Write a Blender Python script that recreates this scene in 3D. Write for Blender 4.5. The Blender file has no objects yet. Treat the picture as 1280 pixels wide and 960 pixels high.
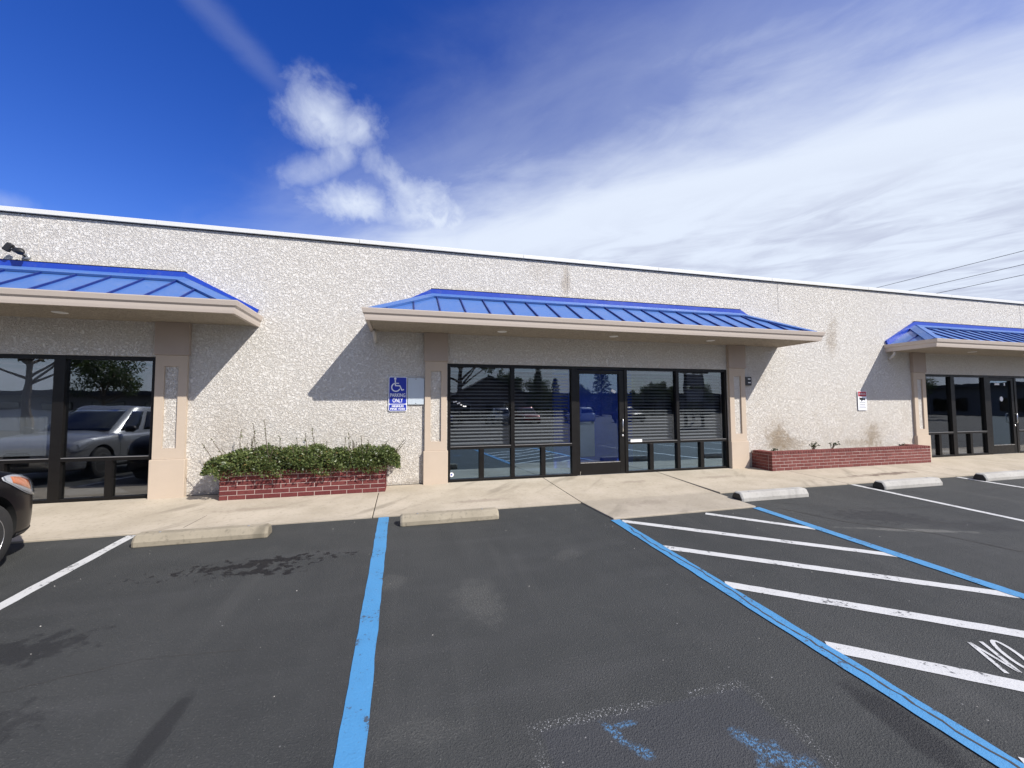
import bpy, bmesh, math, random
import numpy as np
from mathutils import Vector, Matrix, Euler
random.seed(7); rng = np.random.default_rng(7)
scn = bpy.context.scene
COL = scn.collection
R = math.radians

# ------------------------------------------------------------------ camera
D = 7.632            # wall plane, metres in front of the camera
H = 1.429            # camera height above the foot of the wall
SL = 0.0393          # fall of the lot away from the building
YAW, PITCH, ROLL, FPX = R(14.773), R(3.026), R(-0.237), 510.0
_f = Vector((math.sin(YAW)*math.cos(PITCH), math.cos(YAW)*math.cos(PITCH), math.sin(PITCH)))
_r = Vector((math.cos(YAW), -math.sin(YAW), 0)); _u = _r.cross(_f)
_r2 = math.cos(ROLL)*_r + math.sin(ROLL)*_u; _u2 = -math.sin(ROLL)*_r + math.cos(ROLL)*_u
cam = bpy.data.cameras.new('camera'); camo = bpy.data.objects.new('camera', cam); COL.objects.link(camo)
cam.sensor_width = 36; cam.lens = 36*FPX/1280; cam.clip_end = 3000; cam.clip_start = 0.05
M = Matrix.Identity(4)
for i, v in enumerate((_r2, _u2, -_f)):
    for j in range(3): M[j][i] = v[j]
M[2][3] = H
camo.matrix_world = M
scn.camera = camo

# ------------------------------------------------------------------ shader helper
class NT:
    def __init__(s, tree): s.t = tree; s.t.nodes.clear()
    def n(s, typ, **kw):
        nd = s.t.nodes.new(typ)
        for k, v in kw.items(): setattr(nd, k, v)
        return nd
    def put(s, sock, v):
        if isinstance(v, bpy.types.NodeSocket): s.t.links.new(v, sock)
        elif v is not None:
            if sock.type == 'RGBA' and not hasattr(v, '__len__'): v = (v, v, v, 1)
            elif sock.type == 'RGBA' and len(v) == 3: v = (*v, 1)
            sock.default_value = v
    def m(s, op, a, b=None, c=None, clamp=False):
        nd = s.n('ShaderNodeMath', operation=op, use_clamp=clamp)
        for i, v in enumerate((a, b, c)):
            if v is not None: s.put(nd.inputs[i], v)
        return nd.outputs[0]
    def vm(s, op, a, b=None):
        nd = s.n('ShaderNodeVectorMath', operation=op)
        s.put(nd.inputs[0], a)
        if b is not None:
            if op == 'SCALE': s.put(nd.inputs['Scale'], b)
            else: s.put(nd.inputs[1], b)
        return nd.outputs['Value'] if op in ('DOT_PRODUCT', 'LENGTH') else nd.outputs[0]
    def xyz(s, v):
        nd = s.n('ShaderNodeSeparateXYZ'); s.put(nd.inputs[0], v); return nd.outputs
    def comb(s, x, y, z):
        nd = s.n('ShaderNodeCombineXYZ')
        for i, v in enumerate((x, y, z)): s.put(nd.inputs[i], v)
        return nd.outputs[0]
    def noise(s, vec, scale, detail=4, rough=.55, dist=0, col=False):
        nd = s.n('ShaderNodeTexNoise'); s.put(nd.inputs['Vector'], vec); s.put(nd.inputs['Scale'], scale)
        s.put(nd.inputs['Detail'], detail); s.put(nd.inputs['Roughness'], rough); s.put(nd.inputs['Distortion'], dist)
        return nd.outputs['Color' if col else 'Fac']
    def vor(s, vec, scale, feature='F1', out='Distance'):
        nd = s.n('ShaderNodeTexVoronoi', feature=feature); s.put(nd.inputs['Vector'], vec); s.put(nd.inputs['Scale'], scale)
        return nd.outputs[out]
    def ss(s, v, a, b, lo=0., hi=1.):
        nd = s.n('ShaderNodeMapRange', interpolation_type='SMOOTHSTEP'); s.put(nd.inputs[0], v)
        for i, q in enumerate((a, b, lo, hi)): s.put(nd.inputs[i+1], q)
        return nd.outputs[0]
    def mix(s, f, a, b, typ='MIX'):
        nd = s.n('ShaderNodeMix', data_type='RGBA', blend_type=typ)
        s.put(nd.inputs[0], f); s.put(nd.inputs[6], a); s.put(nd.inputs[7], b)
        return nd.outputs[2]
    def bump(s, h, strength=.5, dist=.01, nrm=None):
        nd = s.n('ShaderNodeBump'); s.put(nd.inputs['Height'], h); nd.inputs['Strength'].default_value = strength
        nd.inputs['Distance'].default_value = dist
        if nrm is not None: s.put(nd.inputs['Normal'], nrm)
        return nd.outputs[0]
    def ell(s, pos, cx, cy, rx, ry, rot=0, nz=None, k=.6, lo=.55, hi=1.1):
        """soft patch: 1 inside an ellipse laid out in metres on the surface"""
        x, y = pos
        dx = s.m('SUBTRACT', x, cx); dy = s.m('SUBTRACT', y, cy)
        c, si = math.cos(rot), math.sin(rot)
        u = s.m('ADD', s.m('MULTIPLY', dx, c/rx), s.m('MULTIPLY', dy, si/rx))
        v = s.m('ADD', s.m('MULTIPLY', dx, -si/ry), s.m('MULTIPLY', dy, c/ry))
        r = s.m('SQRT', s.m('ADD', s.m('MULTIPLY', u, u), s.m('MULTIPLY', v, v)))
        if nz is not None: r = s.m('ADD', r, s.m('MULTIPLY', s.m('SUBTRACT', nz, .5), k*2))
        return s.ss(r, lo, hi, 1., 0.)

# ------------------------------------------------------------------ world and sun
EXPO = 0.40
SUN_D = Vector((-.87, 1.0, -1.18)).normalized()      # direction the light travels
to_sun = -SUN_D
elev = math.asin(to_sun.z); azim = math.atan2(to_sun.x, to_sun.y)
w = bpy.data.worlds.new('World'); scn.world = w; w.use_nodes = True
nt = NT(w.node_tree)
sky = nt.n('ShaderNodeTexSky', sky_type='NISHITA', sun_disc=False, sun_elevation=elev, sun_rotation=azim)
sky.air_density = 1.0; sky.dust_density = 0.3; sky.ozone_density = 3.0
hs = nt.n('ShaderNodeHueSaturation'); hs.inputs['Saturation'].default_value = 1.36; hs.inputs['Value'].default_value = 1.24
hs.inputs['Hue'].default_value = .527
nt.put(hs.inputs['Color'], sky.outputs[0])
tc = nt.n('ShaderNodeTexCoord')
V = tc.outputs['Generated']
vx, vy, vz = nt.xyz(V)
zc = nt.m('MAXIMUM', vz, .06)
px, py = nt.m('DIVIDE', vx, zc), nt.m('DIVIDE', vy, zc)
P = nt.comb(px, py, 0)
# high cirrus sheet: its edge runs along a line of the cloud layer
dn = nt.m('ADD', nt.m('MULTIPLY', px, .739), nt.m('MULTIPLY', py, .676))
dt = nt.m('ADD', nt.m('MULTIPLY', px, .676), nt.m('MULTIPLY', py, -.739))
S1 = nt.comb(nt.m('MULTIPLY', dn, 1.0), nt.m('MULTIPLY', dt, .55), 0)
n1 = nt.noise(S1, 1.3, 7, .55, .5)
n2 = nt.noise(S1, 3.6, 6, .6, .8)
dd = nt.m('ADD', dn, nt.m('MULTIPLY', nt.m('SUBTRACT', n1, .5), .85))
dd = nt.m('ADD', dd, nt.m('MULTIPLY', nt.m('SUBTRACT', n2, .5), .35))
band = nt.ss(dd, 1.04, 2.05)
veil = nt.m('MULTIPLY', nt.ss(dd, .60, 1.7), .34)
cir = nt.m('MAXIMUM', band, veil)
# thin trail
tr = nt.m('ADD', nt.m('MULTIPLY', px, .92), nt.m('MULTIPLY', py, -.39))
trn = nt.noise(P, 2.6, 6, .62)
trail = nt.m('ABSOLUTE', nt.m('ADD', nt.m('ADD', tr, .885), nt.m('MULTIPLY', nt.m('SUBTRACT', trn, .5), .13)))
trail = nt.m('MULTIPLY', nt.ss(trail, .0, .075, .09, 0.), nt.m('MULTIPLY', nt.ss(py, 1.62, 1.25), nt.ss(py, .3, .9)))
cir = nt.m('MAXIMUM', cir, trail)
# small fair-weather cumulus at the sheet's edge
az = nt.m('MULTIPLY', nt.m('ARCTAN2', vx, vy), 57.2958); el = nt.m('MULTIPLY', nt.m('ARCSINE', vz), 57.2958)
cn = nt.noise(V, 9, 8, .62, .35); cn2 = nt.noise(V, 26, 6, .6, .3)
cmix = nt.m('ADD', nt.m('MULTIPLY', cn, .75), nt.m('MULTIPLY', cn2, .25))
cum = None
cw = nt.m('ADD', nt.m('MULTIPLY', cn, .62), nt.m('MULTIPLY', cn2, .38))
for (a, e, ra, re, rot, w_) in ((-10.6, 33.4, 4.8, 3.2, -.2, .9), (-6.6, 33.2, 3.6, 2.4, .2, .8), (-8.6, 30.0, 4.0, 2.2, .6, .7), (-11.5, 28.0, 5.0, 2.0, .45, .6), (-6.5, 25.4, 7.0, 3.0, .1, .95), (-13, 25.5, 3.5, 1.4, -.3, .3),
                            (-.5, 28.0, 7.5, 2.6, -.55, .8), (1.5, 25.0, 8.0, 3.4, -.2, .9), (5.5, 24.5, 9.5, 4.0, -.4, 1.), (10, 22.5, 9.0, 4.0, -.2, .95), (-38, 17.6, 3.5, 1.2, 0, .4), (11.8, 25.8, 2.4, 1.8, 0, .7)):
    m = nt.m('MULTIPLY', nt.ell((az, el), a, e, ra, re, rot, cw, 1.55, .0, 1.55), w_)
    cum = m if cum is None else nt.m('MAXIMUM', cum, m)
cum = nt.m('MULTIPLY', nt.m('POWER', cum, 1.25), nt.ss(cn2, .25, .62, .62, 1.))
# the same broken cloud over the rest of the dome, away from the clear patch to the north-west
gb = nt.noise(P, 1.4, 8, .58, .4)
gen = nt.m('MULTIPLY', nt.ss(gb, .36, .60), nt.ss(vy, -.25, .1, .95, 0.))
cl = nt.m('MAXIMUM', nt.m('MAXIMUM', cir, cum), gen)
cl = nt.m('MULTIPLY', cl, nt.ss(vz, -.02, .05))
shade = nt.ss(nt.m('ADD', nt.m('MULTIPLY', n2, .5), nt.m('MULTIPLY', n1, .5)), .36, .62)
thick = nt.ss(dd, 1.9, 2.7)
ccol = nt.mix(nt.m('MULTIPLY', thick, nt.m('SUBTRACT', 1., shade)), (5.9, 6.5, 7.6, 1), (4.3, 4.7, 5.9, 1))
hz = nt.ss(vz, .20, .0, 0., .85)
skyc = nt.mix(cl, nt.mix(hz, hs.outputs[0], (4.2, 4.8, 5.9, 1)), ccol)
bg = nt.n('ShaderNodeBackground'); nt.put(bg.inputs[0], skyc); bg.inputs[1].default_value = .1
wo = nt.n('ShaderNodeOutputWorld'); nt.t.links.new(bg.outputs[0], wo.inputs[0])

sun = bpy.data.lights.new('sun', 'SUN'); sun.energy = 4.6; sun.angle = R(.53); sun.color = (1, .955, .89)
suno = bpy.data.objects.new('sun', sun); COL.objects.link(suno)
suno.rotation_euler = SUN_D.to_track_quat('-Z', 'Y').to_euler()
suno.location = (10, -10, 20)
vs = scn.view_settings; vs.view_transform = 'Standard'; vs.look = 'None'; vs.exposure = EXPO; vs.gamma = 1; vs.use_curve_mapping = False
scn.render.engine = 'CYCLES'
scn.cycles.max_bounces = 10; scn.cycles.transparent_max_bounces = 16

# ------------------------------------------------------------------ helpers
def gz(y):
    if y > D: return 0.0
    if y < -3: return SL*(-3-D) + .004*(y+3)*0
    return SL*(y-D)
def tag(o, label=None, cat=None, group=None, kind=None):
    for k, v in (('label', label), ('category', cat), ('group', group), ('kind', kind)):
        if v: o[k] = v
    return o
def empty(name, loc=(0, 0, 0), rz=0, parent=None):
    o = bpy.data.objects.new(name, None); COL.objects.link(o); o.location = loc; o.rotation_euler = (0, 0, rz)
    o.empty_display_size = .2
    if parent: o.parent = parent
    return o
def worg(p):
    v = Vector((0, 0, 0))
    while p is not None: v += Vector(p.location); p = p.parent
    return v
class MB:
    """collects faces given in world (or the parent's) coordinates"""
    def __init__(s): s.v = []; s.f = []; s.mi = []
    def poly(s, pts, mi=0):
        b = len(s.v); s.v += [tuple(p) for p in pts]; s.f.append(tuple(range(b, b+len(pts)))); s.mi.append(mi); return s
    def mesh(s, vs, fs, mi=0):
        b = len(s.v); s.v += [tuple(p) for p in vs]
        for f in fs: s.f.append(tuple(b+i for i in f)); s.mi.append(mi)
        return s
    def box(s, x0, x1, y0, y1, z0, z1, mi=0):
        v = [(x, y, z) for z in (z0, z1) for y in (y0, y1) for x in (x0, x1)]
        return s.mesh(v, [(0, 2, 3, 1), (4, 5, 7, 6), (0, 1, 5, 4), (2, 6, 7, 3), (0, 4, 6, 2), (1, 3, 7, 5)], mi)
    def bar(s, a, b, w, h, up=(0, 0, 1), mi=0):
        a = Vector(a); b = Vector(b); d = (b-a).normalized(); sd = d.cross(Vector(up)).normalized(); u = sd.cross(d)
        v = [p + sd*(i*w/2) + u*(j*h/2) for p in (a, b) for j in (-1, 1) for i in (-1, 1)]
        return s.mesh(v, [(0, 2, 3, 1), (4, 5, 7, 6), (0, 1, 5, 4), (2, 6, 7, 3), (0, 4, 6, 2), (1, 3, 7, 5)], mi)
    def tube(s, pts, r, n=8, mi=0, cap=True):
        pts = [Vector(p) for p in pts]; rr = r if hasattr(r, '__len__') else [r]*len(pts)
        rings = []; prev = None
        for i, p in enumerate(pts):
            d = (pts[min(i+1, len(pts)-1)] - pts[max(i-1, 0)]).normalized()
            ref = Vector((0, 0, 1)) if abs(d.z) < .9 else Vector((1, 0, 0))
            a = d.cross(ref).normalized() if prev is None else (prev - d*prev.dot(d)).normalized()
            prev = a; b = d.cross(a)
            rings.append([p + (a*math.cos(t) + b*math.sin(t))*rr[i] for t in [2*math.pi*k/n for k in range(n)]])
        vs = [q for rg in rings for q in rg]; fs = []
        for i in range(len(rings)-1):
            for k in range(n): fs.append((i*n+k, i*n+(k+1) % n, (i+1)*n+(k+1) % n, (i+1)*n+k))
        if cap: fs.append(tuple(range(n-1, -1, -1))); fs.append(tuple((len(rings)-1)*n+k for k in range(n)))
        return s.mesh(vs, fs, mi)
    def lathe(s, prof, c, axis='z', n=24, mi=0):
        """prof: (radius, along) pairs"""
        vs = []; fs = []
        for (r, h) in prof:
            for k in range(n):
                t = 2*math.pi*k/n; a, b = r*math.cos(t), r*math.sin(t)
                q = {'z': (a, b, h), 'x': (h, a, b), 'y': (b, h, a)}[axis]
                vs.append((c[0]+q[0], c[1]+q[1], c[2]+q[2]))
        for i in range(len(prof)-1):
            for k in range(n): fs.append((i*n+k, i*n+(k+1) % n, (i+1)*n+(k+1) % n, (i+1)*n+k))
        fs.append(tuple(range(n-1, -1, -1))); fs.append(tuple((len(prof)-1)*n+k for k in range(n)))
        return s.mesh(vs, fs, mi)
    def prism(s, pts, off, mi=0):
        """planar polygon pts pushed along off"""
        o = Vector(off); a = [Vector(p) for p in pts]; n = len(a)
        vs = a + [p+o for p in a]
        return s.mesh(vs, [tuple(range(n-1, -1, -1)), tuple(range(n, 2*n))] + [(i, (i+1) % n, n+(i+1) % n, n+i) for i in range(n)], mi)
    def data(s, name, mats, org=Vector((0, 0, 0)), smooth=False, fix=True):
        me = bpy.data.meshes.new(name)
        me.from_pydata([tuple(Vector(v)-org) for v in s.v], [], s.f)
        for m in (mats if isinstance(mats, (list, tuple)) else [mats]): me.materials.append(m)
        if any(s.mi): me.polygons.foreach_set('material_index', s.mi)
        if fix:
            bm = bmesh.new(); bm.from_mesh(me)
            bmesh.ops.recalc_face_normals(bm, faces=bm.faces); bm.to_mesh(me); bm.free()
        if smooth: me.polygons.foreach_set('use_smooth', [True]*len(me.polygons))
        me.update(); return me
    def build(s, name, mats, parent=None, loc=None, smooth=False, bevel=0, local=False, fix=True):
        org = Vector((0, 0, 0)) if local else worg(parent)
        if loc is not None and not local: org = Vector(loc)
        me = s.data(name, mats, org, smooth, fix)
        o = bpy.data.objects.new(name, me); COL.objects.link(o)
        if parent: o.parent = parent
        if loc is not None: o.location = Vector(loc) - (worg(parent) if not local else Vector((0, 0, 0)))
        if bevel:
            b = o.modifiers.new('bevel', 'BEVEL'); b.width = bevel; b.segments = 2; b.limit_method = 'ANGLE'; b.angle_limit = R(40)
        return o
def place(name, me, loc, parent=None, rot=(0, 0, 0), scale=(1, 1, 1)):
    o = bpy.data.objects.new(name, me); COL.objects.link(o); o.location = loc; o.rotation_euler = rot; o.scale = scale
    if parent: o.parent = parent
    return o
def copy_tree(o, parent=None):
    c = o.copy(); COL.objects.link(c); c.parent = parent
    for ch in list(o.children): copy_tree(ch, c)
    return c
def text_mesh(txt, size, width=None, bold=0.0):
    """flat lettering, centred, in the xy plane"""
    cu = bpy.data.curves.new('lettering', 'FONT'); cu.body = txt; cu.size = size; cu.align_x = 'CENTER'; cu.align_y = 'CENTER'; cu.offset = bold
    cu.resolution_u = 3
    o = bpy.data.objects.new('lettering', cu); COL.objects.link(o)
    dg = bpy.context.evaluated_depsgraph_get(); me = bpy.data.meshes.new_from_object(o.evaluated_get(dg))
    bpy.data.objects.remove(o); bpy.data.curves.remove(cu)
    xs = [v.co.x for v in me.vertices]; ys = [v.co.y for v in me.vertices]
    cx, cy = (max(xs)+min(xs))/2, (max(ys)+min(ys))/2
    k = width/(max(xs)-min(xs)) if width else 1
    ky = size*.72/(max(ys)-min(ys)) if width else 1
    for v in me.vertices: v.co.x = (v.co.x-cx)*k; v.co.y = (v.co.y-cy)*ky
    me.materials.clear()
    return me

# ------------------------------------------------------------------ materials
def mat(name):
    m = bpy.data.materials.new(name); m.use_nodes = True; t = NT(m.node_tree)
    o = t.n('ShaderNodeOutputMaterial'); b = t.n('ShaderNodeBsdfPrincipled'); t.t.links.new(b.outputs[0], o.inputs[0])
    g = t.n('ShaderNodeNewGeometry'); t.P = g.outputs['Position']; t.B = b.inputs; t.out = o; t.bs = b
    return m, t
def simple(name, col, rough=.6, metal=0, var=.12, scale=8, bump=0, bscale=60, spec=.5, coat=0):
    m, t = mat(name)
    tcn = t.n('ShaderNodeTexCoord').outputs['Object']
    n = t.noise(tcn, scale, 5, .6)
    c2 = tuple(c*(1-var) for c in col)
    t.put(t.B['Base Color'], t.mix(n, tuple(min(1, c*(1+var)) for c in col), c2))
    t.put(t.B['Roughness'], t.ss(n, .3, .7, max(.02, rough-.06), min(1, rough+.08)))
    t.put(t.B['Metallic'], metal); t.put(t.B['Specular IOR Level'], spec)
    if coat: t.put(t.B['Coat Weight'], coat); t.put(t.B['Coat Roughness'], .04)
    if bump: t.put(t.B['Normal'], t.bump(t.noise(tcn, bscale, 4, .6), bump, .004))
    return m
MT = {}
def stucco(name, base, dark, tint=True):
    m, t = mat(name); x, y, z = t.xyz(t.P)
    q = t.comb(x, t.m('MULTIPLY', y, 1.), z)
    wv = t.vm('ADD', q, t.vm('SCALE', t.noise(q, 22, 3, .6, col=True), .04))
    a = t.noise(wv, 31, 4, .62, 1.0)
    fl = t.ss(a, .39, .58)                      # trowelled flats
    fine = t.noise(q, 70, 4, .65)
    grit = t.noise(q, 210, 2, .6)
    h = t.m('ADD', t.m('MULTIPLY', fl, 1.0), t.m('ADD', t.m('MULTIPLY', fine, .45), t.m('MULTIPLY', grit, .2)))
    big = t.noise(q, .55, 4, .55)
    c = t.mix(t.m('MULTIPLY', fl, .85), dark, base)
    c = t.mix(t.ss(big, .3, .7, 0., .20), c, tuple(v*.82 for v in base))
    c = t.mix(t.ss(fine, .55, .8, 0., .25), c, dark)
    if tint:
        sn = t.noise(q, 2.6, 5, .6); st = t.noise(t.comb(t.m('MULTIPLY', x, 7), 0, t.m('MULTIPLY', z, .5)), 1.2, 4, .6)
        low = t.m('MULTIPLY', t.ss(z, 2.9, .1), t.ss(sn, .3, .75, .3, .8))
        c = t.mix(low, c, t.mix(.55, c, (.50, .42, .31, 1)))
        for (cx, cz, rx, rz, a_) in ((8.35, .66, .36, .50, .85), (8.75, .5, .5, .2, .6), (11.35, .62, .34, .42, .7), (10.9, .48, .9, .12, .5), (10.15, 3.1, .22, .55, .45), (3.15, 4.0, .12, .45, .45), (-2.75, 1.0, .4, .5, .2), (2.6, 4.1, .3, .3, .15), (7.9, 2.2, .35, .5, .25)):
            c = t.mix(t.m('MULTIPLY', t.ell((x, z), cx, cz, rx, rz, 0, t.m('ADD', t.m('MULTIPLY', sn, .5), t.m('MULTIPLY', t.noise(q, 9, 5, .7), .5)), 1.9, .1, 1.2), a_), c, (.33, .26, .18, 1))
        streak = t.m('MULTIPLY', t.ss(st, .58, .78), t.ss(z, 3.2, 4.33, 0., .42))
        c = t.mix(streak, c, (.33, .31, .28, 1))
        foot = t.m('MULTIPLY', t.ss(t.m('ADD', z, t.m('MULTIPLY', sn, -.25)), .02, -.12), .6)
        c = t.mix(foot, c, (.28, .24, .19, 1))
    t.put(t.B['Base Color'], c); t.put(t.B['Roughness'], .9); t.put(t.B['Specular IOR Level'], .2)
    t.put(t.B['Normal'], t.bump(h, 1., .0088))
    return m
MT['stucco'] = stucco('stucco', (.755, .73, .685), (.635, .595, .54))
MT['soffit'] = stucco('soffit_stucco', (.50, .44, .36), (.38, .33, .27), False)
MT['pilaster'] = simple('pilaster_paint', (.51, .42, .33), .8, var=.07, scale=3, bump=.25, bscale=120, spec=.2)
MT['capital'] = simple('capital_paint', (.41, .34, .29), .8, var=.06, scale=3, bump=.25, bscale=120, spec=.2)
MT['coping'] = simple('white_coping_metal', (.66, .66, .63), .5, var=.08, scale=2)
MT['dark_seam'] = simple('dark_joint_and_shadow', (.05, .045, .04), .8)
def bluemetal(name, c0, c1, r0, r1):
    m, t = mat(name); tcn = t.P; oi = t.n('ShaderNodeObjectInfo').outputs['Random']
    n = t.noise(tcn, 2.2, 5, .6); f = t.noise(tcn, 40, 3, .6)
    c = t.mix(t.m('ADD', t.m('MULTIPLY', n, .6), t.m('MULTIPLY', oi, .4)), c0, c1)
    c = t.mix(t.ss(f, .6, .85, 0, .2), c, (.25, .33, .55, 1))
    c = t.mix(t.ss(t.noise(tcn, 7, 6, .7), .52, .75, 0, .30), c, (.16, .18, .24, 1))
    t.put(t.B['Base Color'], c); t.put(t.B['Roughness'], t.ss(n, .3, .7, r0, r1)); t.put(t.B['Specular IOR Level'], .55)
    t.put(t.B['Normal'], t.bump(t.noise(tcn, 3.5, 2, .5), .12, .02))
    return m
MT['blue'] = bluemetal('chalky_blue_roof_metal', (.050, .128, .36, 1), (.068, .158, .40, 1), .38, .5)
MT['bluedeep'] = bluemetal('deep_blue_roof_metal', (.010, .045, .36, 1), (.014, .06, .42, 1), .35, .45)
MT['seam'] = bluemetal('shadow_navy_seam_metal', (.006, .02, .15, 1), (.008, .028, .20, 1), .4, .5)  # darker than the panels: the ribs' shadow lines are put into the colour
MT['gutter'] = simple('taupe_gutter_metal', (.54, .465, .40), .45, var=.06, scale=4)
MT['frame'] = simple('dark_bronze_aluminium', (.0065, .0055, .005), .42, var=.25, scale=9, spec=.3)
MT['frame_edge'] = simple('bare_aluminium_edge', (.35, .34, .33), .35, metal=.6)
MT['steel'] = simple('brushed_steel', (.72, .72, .72), .28, metal=1)
MT['white'] = simple('white_plastic', (.8, .8, .79), .5, var=.04)
MT['pipe'] = simple('beige_downspout', (.55, .52, .48), .5)
MT['black'] = simple('black_plastic', (.015, .015, .016), .45)
MT['signblue'] = simple('sign_blue', (.012, .03, .36), .4, var=.08)
MT['signwhite'] = simple('sign_white', (.82, .83, .86), .45, var=.03)
MT['signred'] = simple('sign_red', (.42, .02, .035), .45)
MT['plate'] = simple('grey_blue_plate', (.50, .56, .61), .45, var=.06, scale=4)
MT['mortar'] = simple('pale_mortar', (.46, .37, .33), .9, var=.15, scale=30, bump=.4)
MT['soil'] = simple('planter_soil', (.10, .075, .055), .95, var=.4, scale=20, bump=.8, bscale=40)
MT['twig'] = simple('twig_bark', (.10, .075, .05), .85)
def brickmat(name, a, b):
    m, t = mat(name); oi = t.n('ShaderNodeObjectInfo').outputs['Random']
    n = t.noise(t.P, 25, 5, .65); f = t.noise(t.P, 130, 3, .6)
    c = t.mix(oi, a, b); c = t.mix(t.ss(n, .4, .75, 0, .45), c, tuple(v*.55 for v in a)); c = t.mix(t.ss(f, .62, .8, 0, .25), c, (.55, .42, .36, 1))
    t.put(t.B['Base Color'], c); t.put(t.B['Roughness'], .85); t.put(t.B['Specular IOR Level'], .25)
    t.put(t.B['Normal'], t.bump(t.m('ADD', n, f), .45, .004)); return m
MT['brick'] = brickmat('red_brick', (.125, .030, .030), (.165, .043, .040))
MT['brick2'] = brickmat('weathered_brick', (.15, .045, .040), (.20, .066, .058))
def glassmat(name, tint, refl, rc=(.93, .96, 1)):
    m = bpy.data.materials.new(name); m.use_nodes = True; t = NT(m.node_tree)
    o = t.n('ShaderNodeOutputMaterial'); tr = t.n('ShaderNodeBsdfTransparent'); gl = t.n('ShaderNodeBsdfGlossy')
    tr.inputs[0].default_value = (*tint, 1); gl.inputs['Roughness'].default_value = .0; gl.inputs[0].default_value = (*rc, 1)
    gn = t.n('ShaderNodeNewGeometry'); g = gn.outputs['Position']
    fr = t.n('ShaderNodeFresnel'); t.put(fr.inputs[0], t.m('SUBTRACT', 1.5, t.m('MULTIPLY', gn.outputs['Backfacing'], 1.5-1/1.5)))
    nb = t.bump(t.noise(g, 1.1, 2, .5), .09, .02)
    t.put(gl.inputs['Normal'], nb)
    f = t.m('ADD', t.m('MULTIPLY', fr.outputs[0], 1.0), refl, clamp=True)
    mx = t.n('ShaderNodeMixShader'); t.put(mx.inputs[0], f); t.t.links.new(tr.outputs[0], mx.inputs[1]); t.t.links.new(gl.outputs[0], mx.inputs[2])
    t.t.links.new(mx.outputs[0], o.inputs[0]); return m
MT['glass'] = glassmat('tinted_storefront_glass', (.78, .80, .82), .055)
MT['doorglass'] = glassmat('door_glass', (.95, .97, 1.0), .06, (.72, .88, 1.0))
MT['sideglass'] = glassmat('side_shop_glass', (.74, .76, .78), .11)
MT['lowglass'] = glassmat('blue_film_glass', (.55, .66, .78), .24, (.66, .86, 1.0))
MT['carglass'] = glassmat('car_glass', (.12, .14, .14), .05)
MT['lens'] = glassmat('lamp_lens', (.93, .94, .95), .0)
def concrete(name, a, b, grime=.35, spots=False):
    m, t = mat(name); x, y, z = t.xyz(t.P)
    n = t.noise(t.P, 1.3, 6, .6); f = t.noise(t.P, 22, 5, .65); g = t.noise(t.P, 160, 3, .6)
    dg = t.comb(t.m('MULTIPLY', t.m('ADD', x, t.m('MULTIPLY', y, -.9)), 1.0), t.m('MULTIPLY', t.m('ADD', x, y), .18), 0)
    s_ = t.noise(dg, 2.3, 4, .55)
    c = t.mix(t.ss(n, .3, .72), a, b)
    c = t.mix(t.ss(f, .5, .8, 0, grime), c, tuple(v*.6 for v in b)); c = t.mix(t.ss(s_, .56, .74, 0, grime*1.1), c, tuple(v*.66 for v in b))
    c = t.mix(t.ss(g, .62, .8, 0, .35), c, tuple(v*.5 for v in b))
    gum = t.m('MULTIPLY', t.ss(t.vor(t.comb(x, y, 0), 2.6), .055, .035), t.ss(n, .42, .5, 0, .55)); c = t.mix(gum, c, tuple(v*.4 for v in b))
    if spots:
        n9 = t.noise(t.P, 6, 5, .7)
        for (cx, cy, rx, ry, a_) in ((9.9, 6.35, 1.05, .13, .8), (8.9, 6.3, .7, .10, .5), (4.2, 6.9, .35, .12, .3), (1.2, 6.3, .5, .10, .3), (-2.0, 6.6, .6, .12, .25), (6.0, 6.9, .6, .14, .3), (3.6, 5.6, .5, .2, .3)):
            c = t.mix(t.m('MULTIPLY', t.ell((x, y), cx, cy, rx, ry, .06, n9, 1.3, .2, 1.1), a_), c, (.12, .085, .065, 1))
        ed = t.m('MULTIPLY', t.ss(t.m('ADD', y, t.m('MULTIPLY', n9, .12)), 6.02, 5.88), .3); c = t.mix(ed, c, (.2, .18, .15, 1))
    t.put(t.B['Base Color'], c); t.put(t.B['Roughness'], .88); t.put(t.B['Specular IOR Level'], .25)
    t.put(t.B['Normal'], t.bump(t.m('ADD', t.m('MULTIPLY', g, .6), f), .35, .004)); return m
MT['walk'] = concrete('pavement_concrete', (.475, .415, .33), (.375, .325, .25), .65, True)
MT['stoptan'] = concrete('weathered_tan_concrete', (.35, .305, .23), (.24, .21, .155), .8)
MT['stopgrey'] = concrete('grey_concrete', (.44, .425, .39), (.35, .335, .305), .6)
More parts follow.
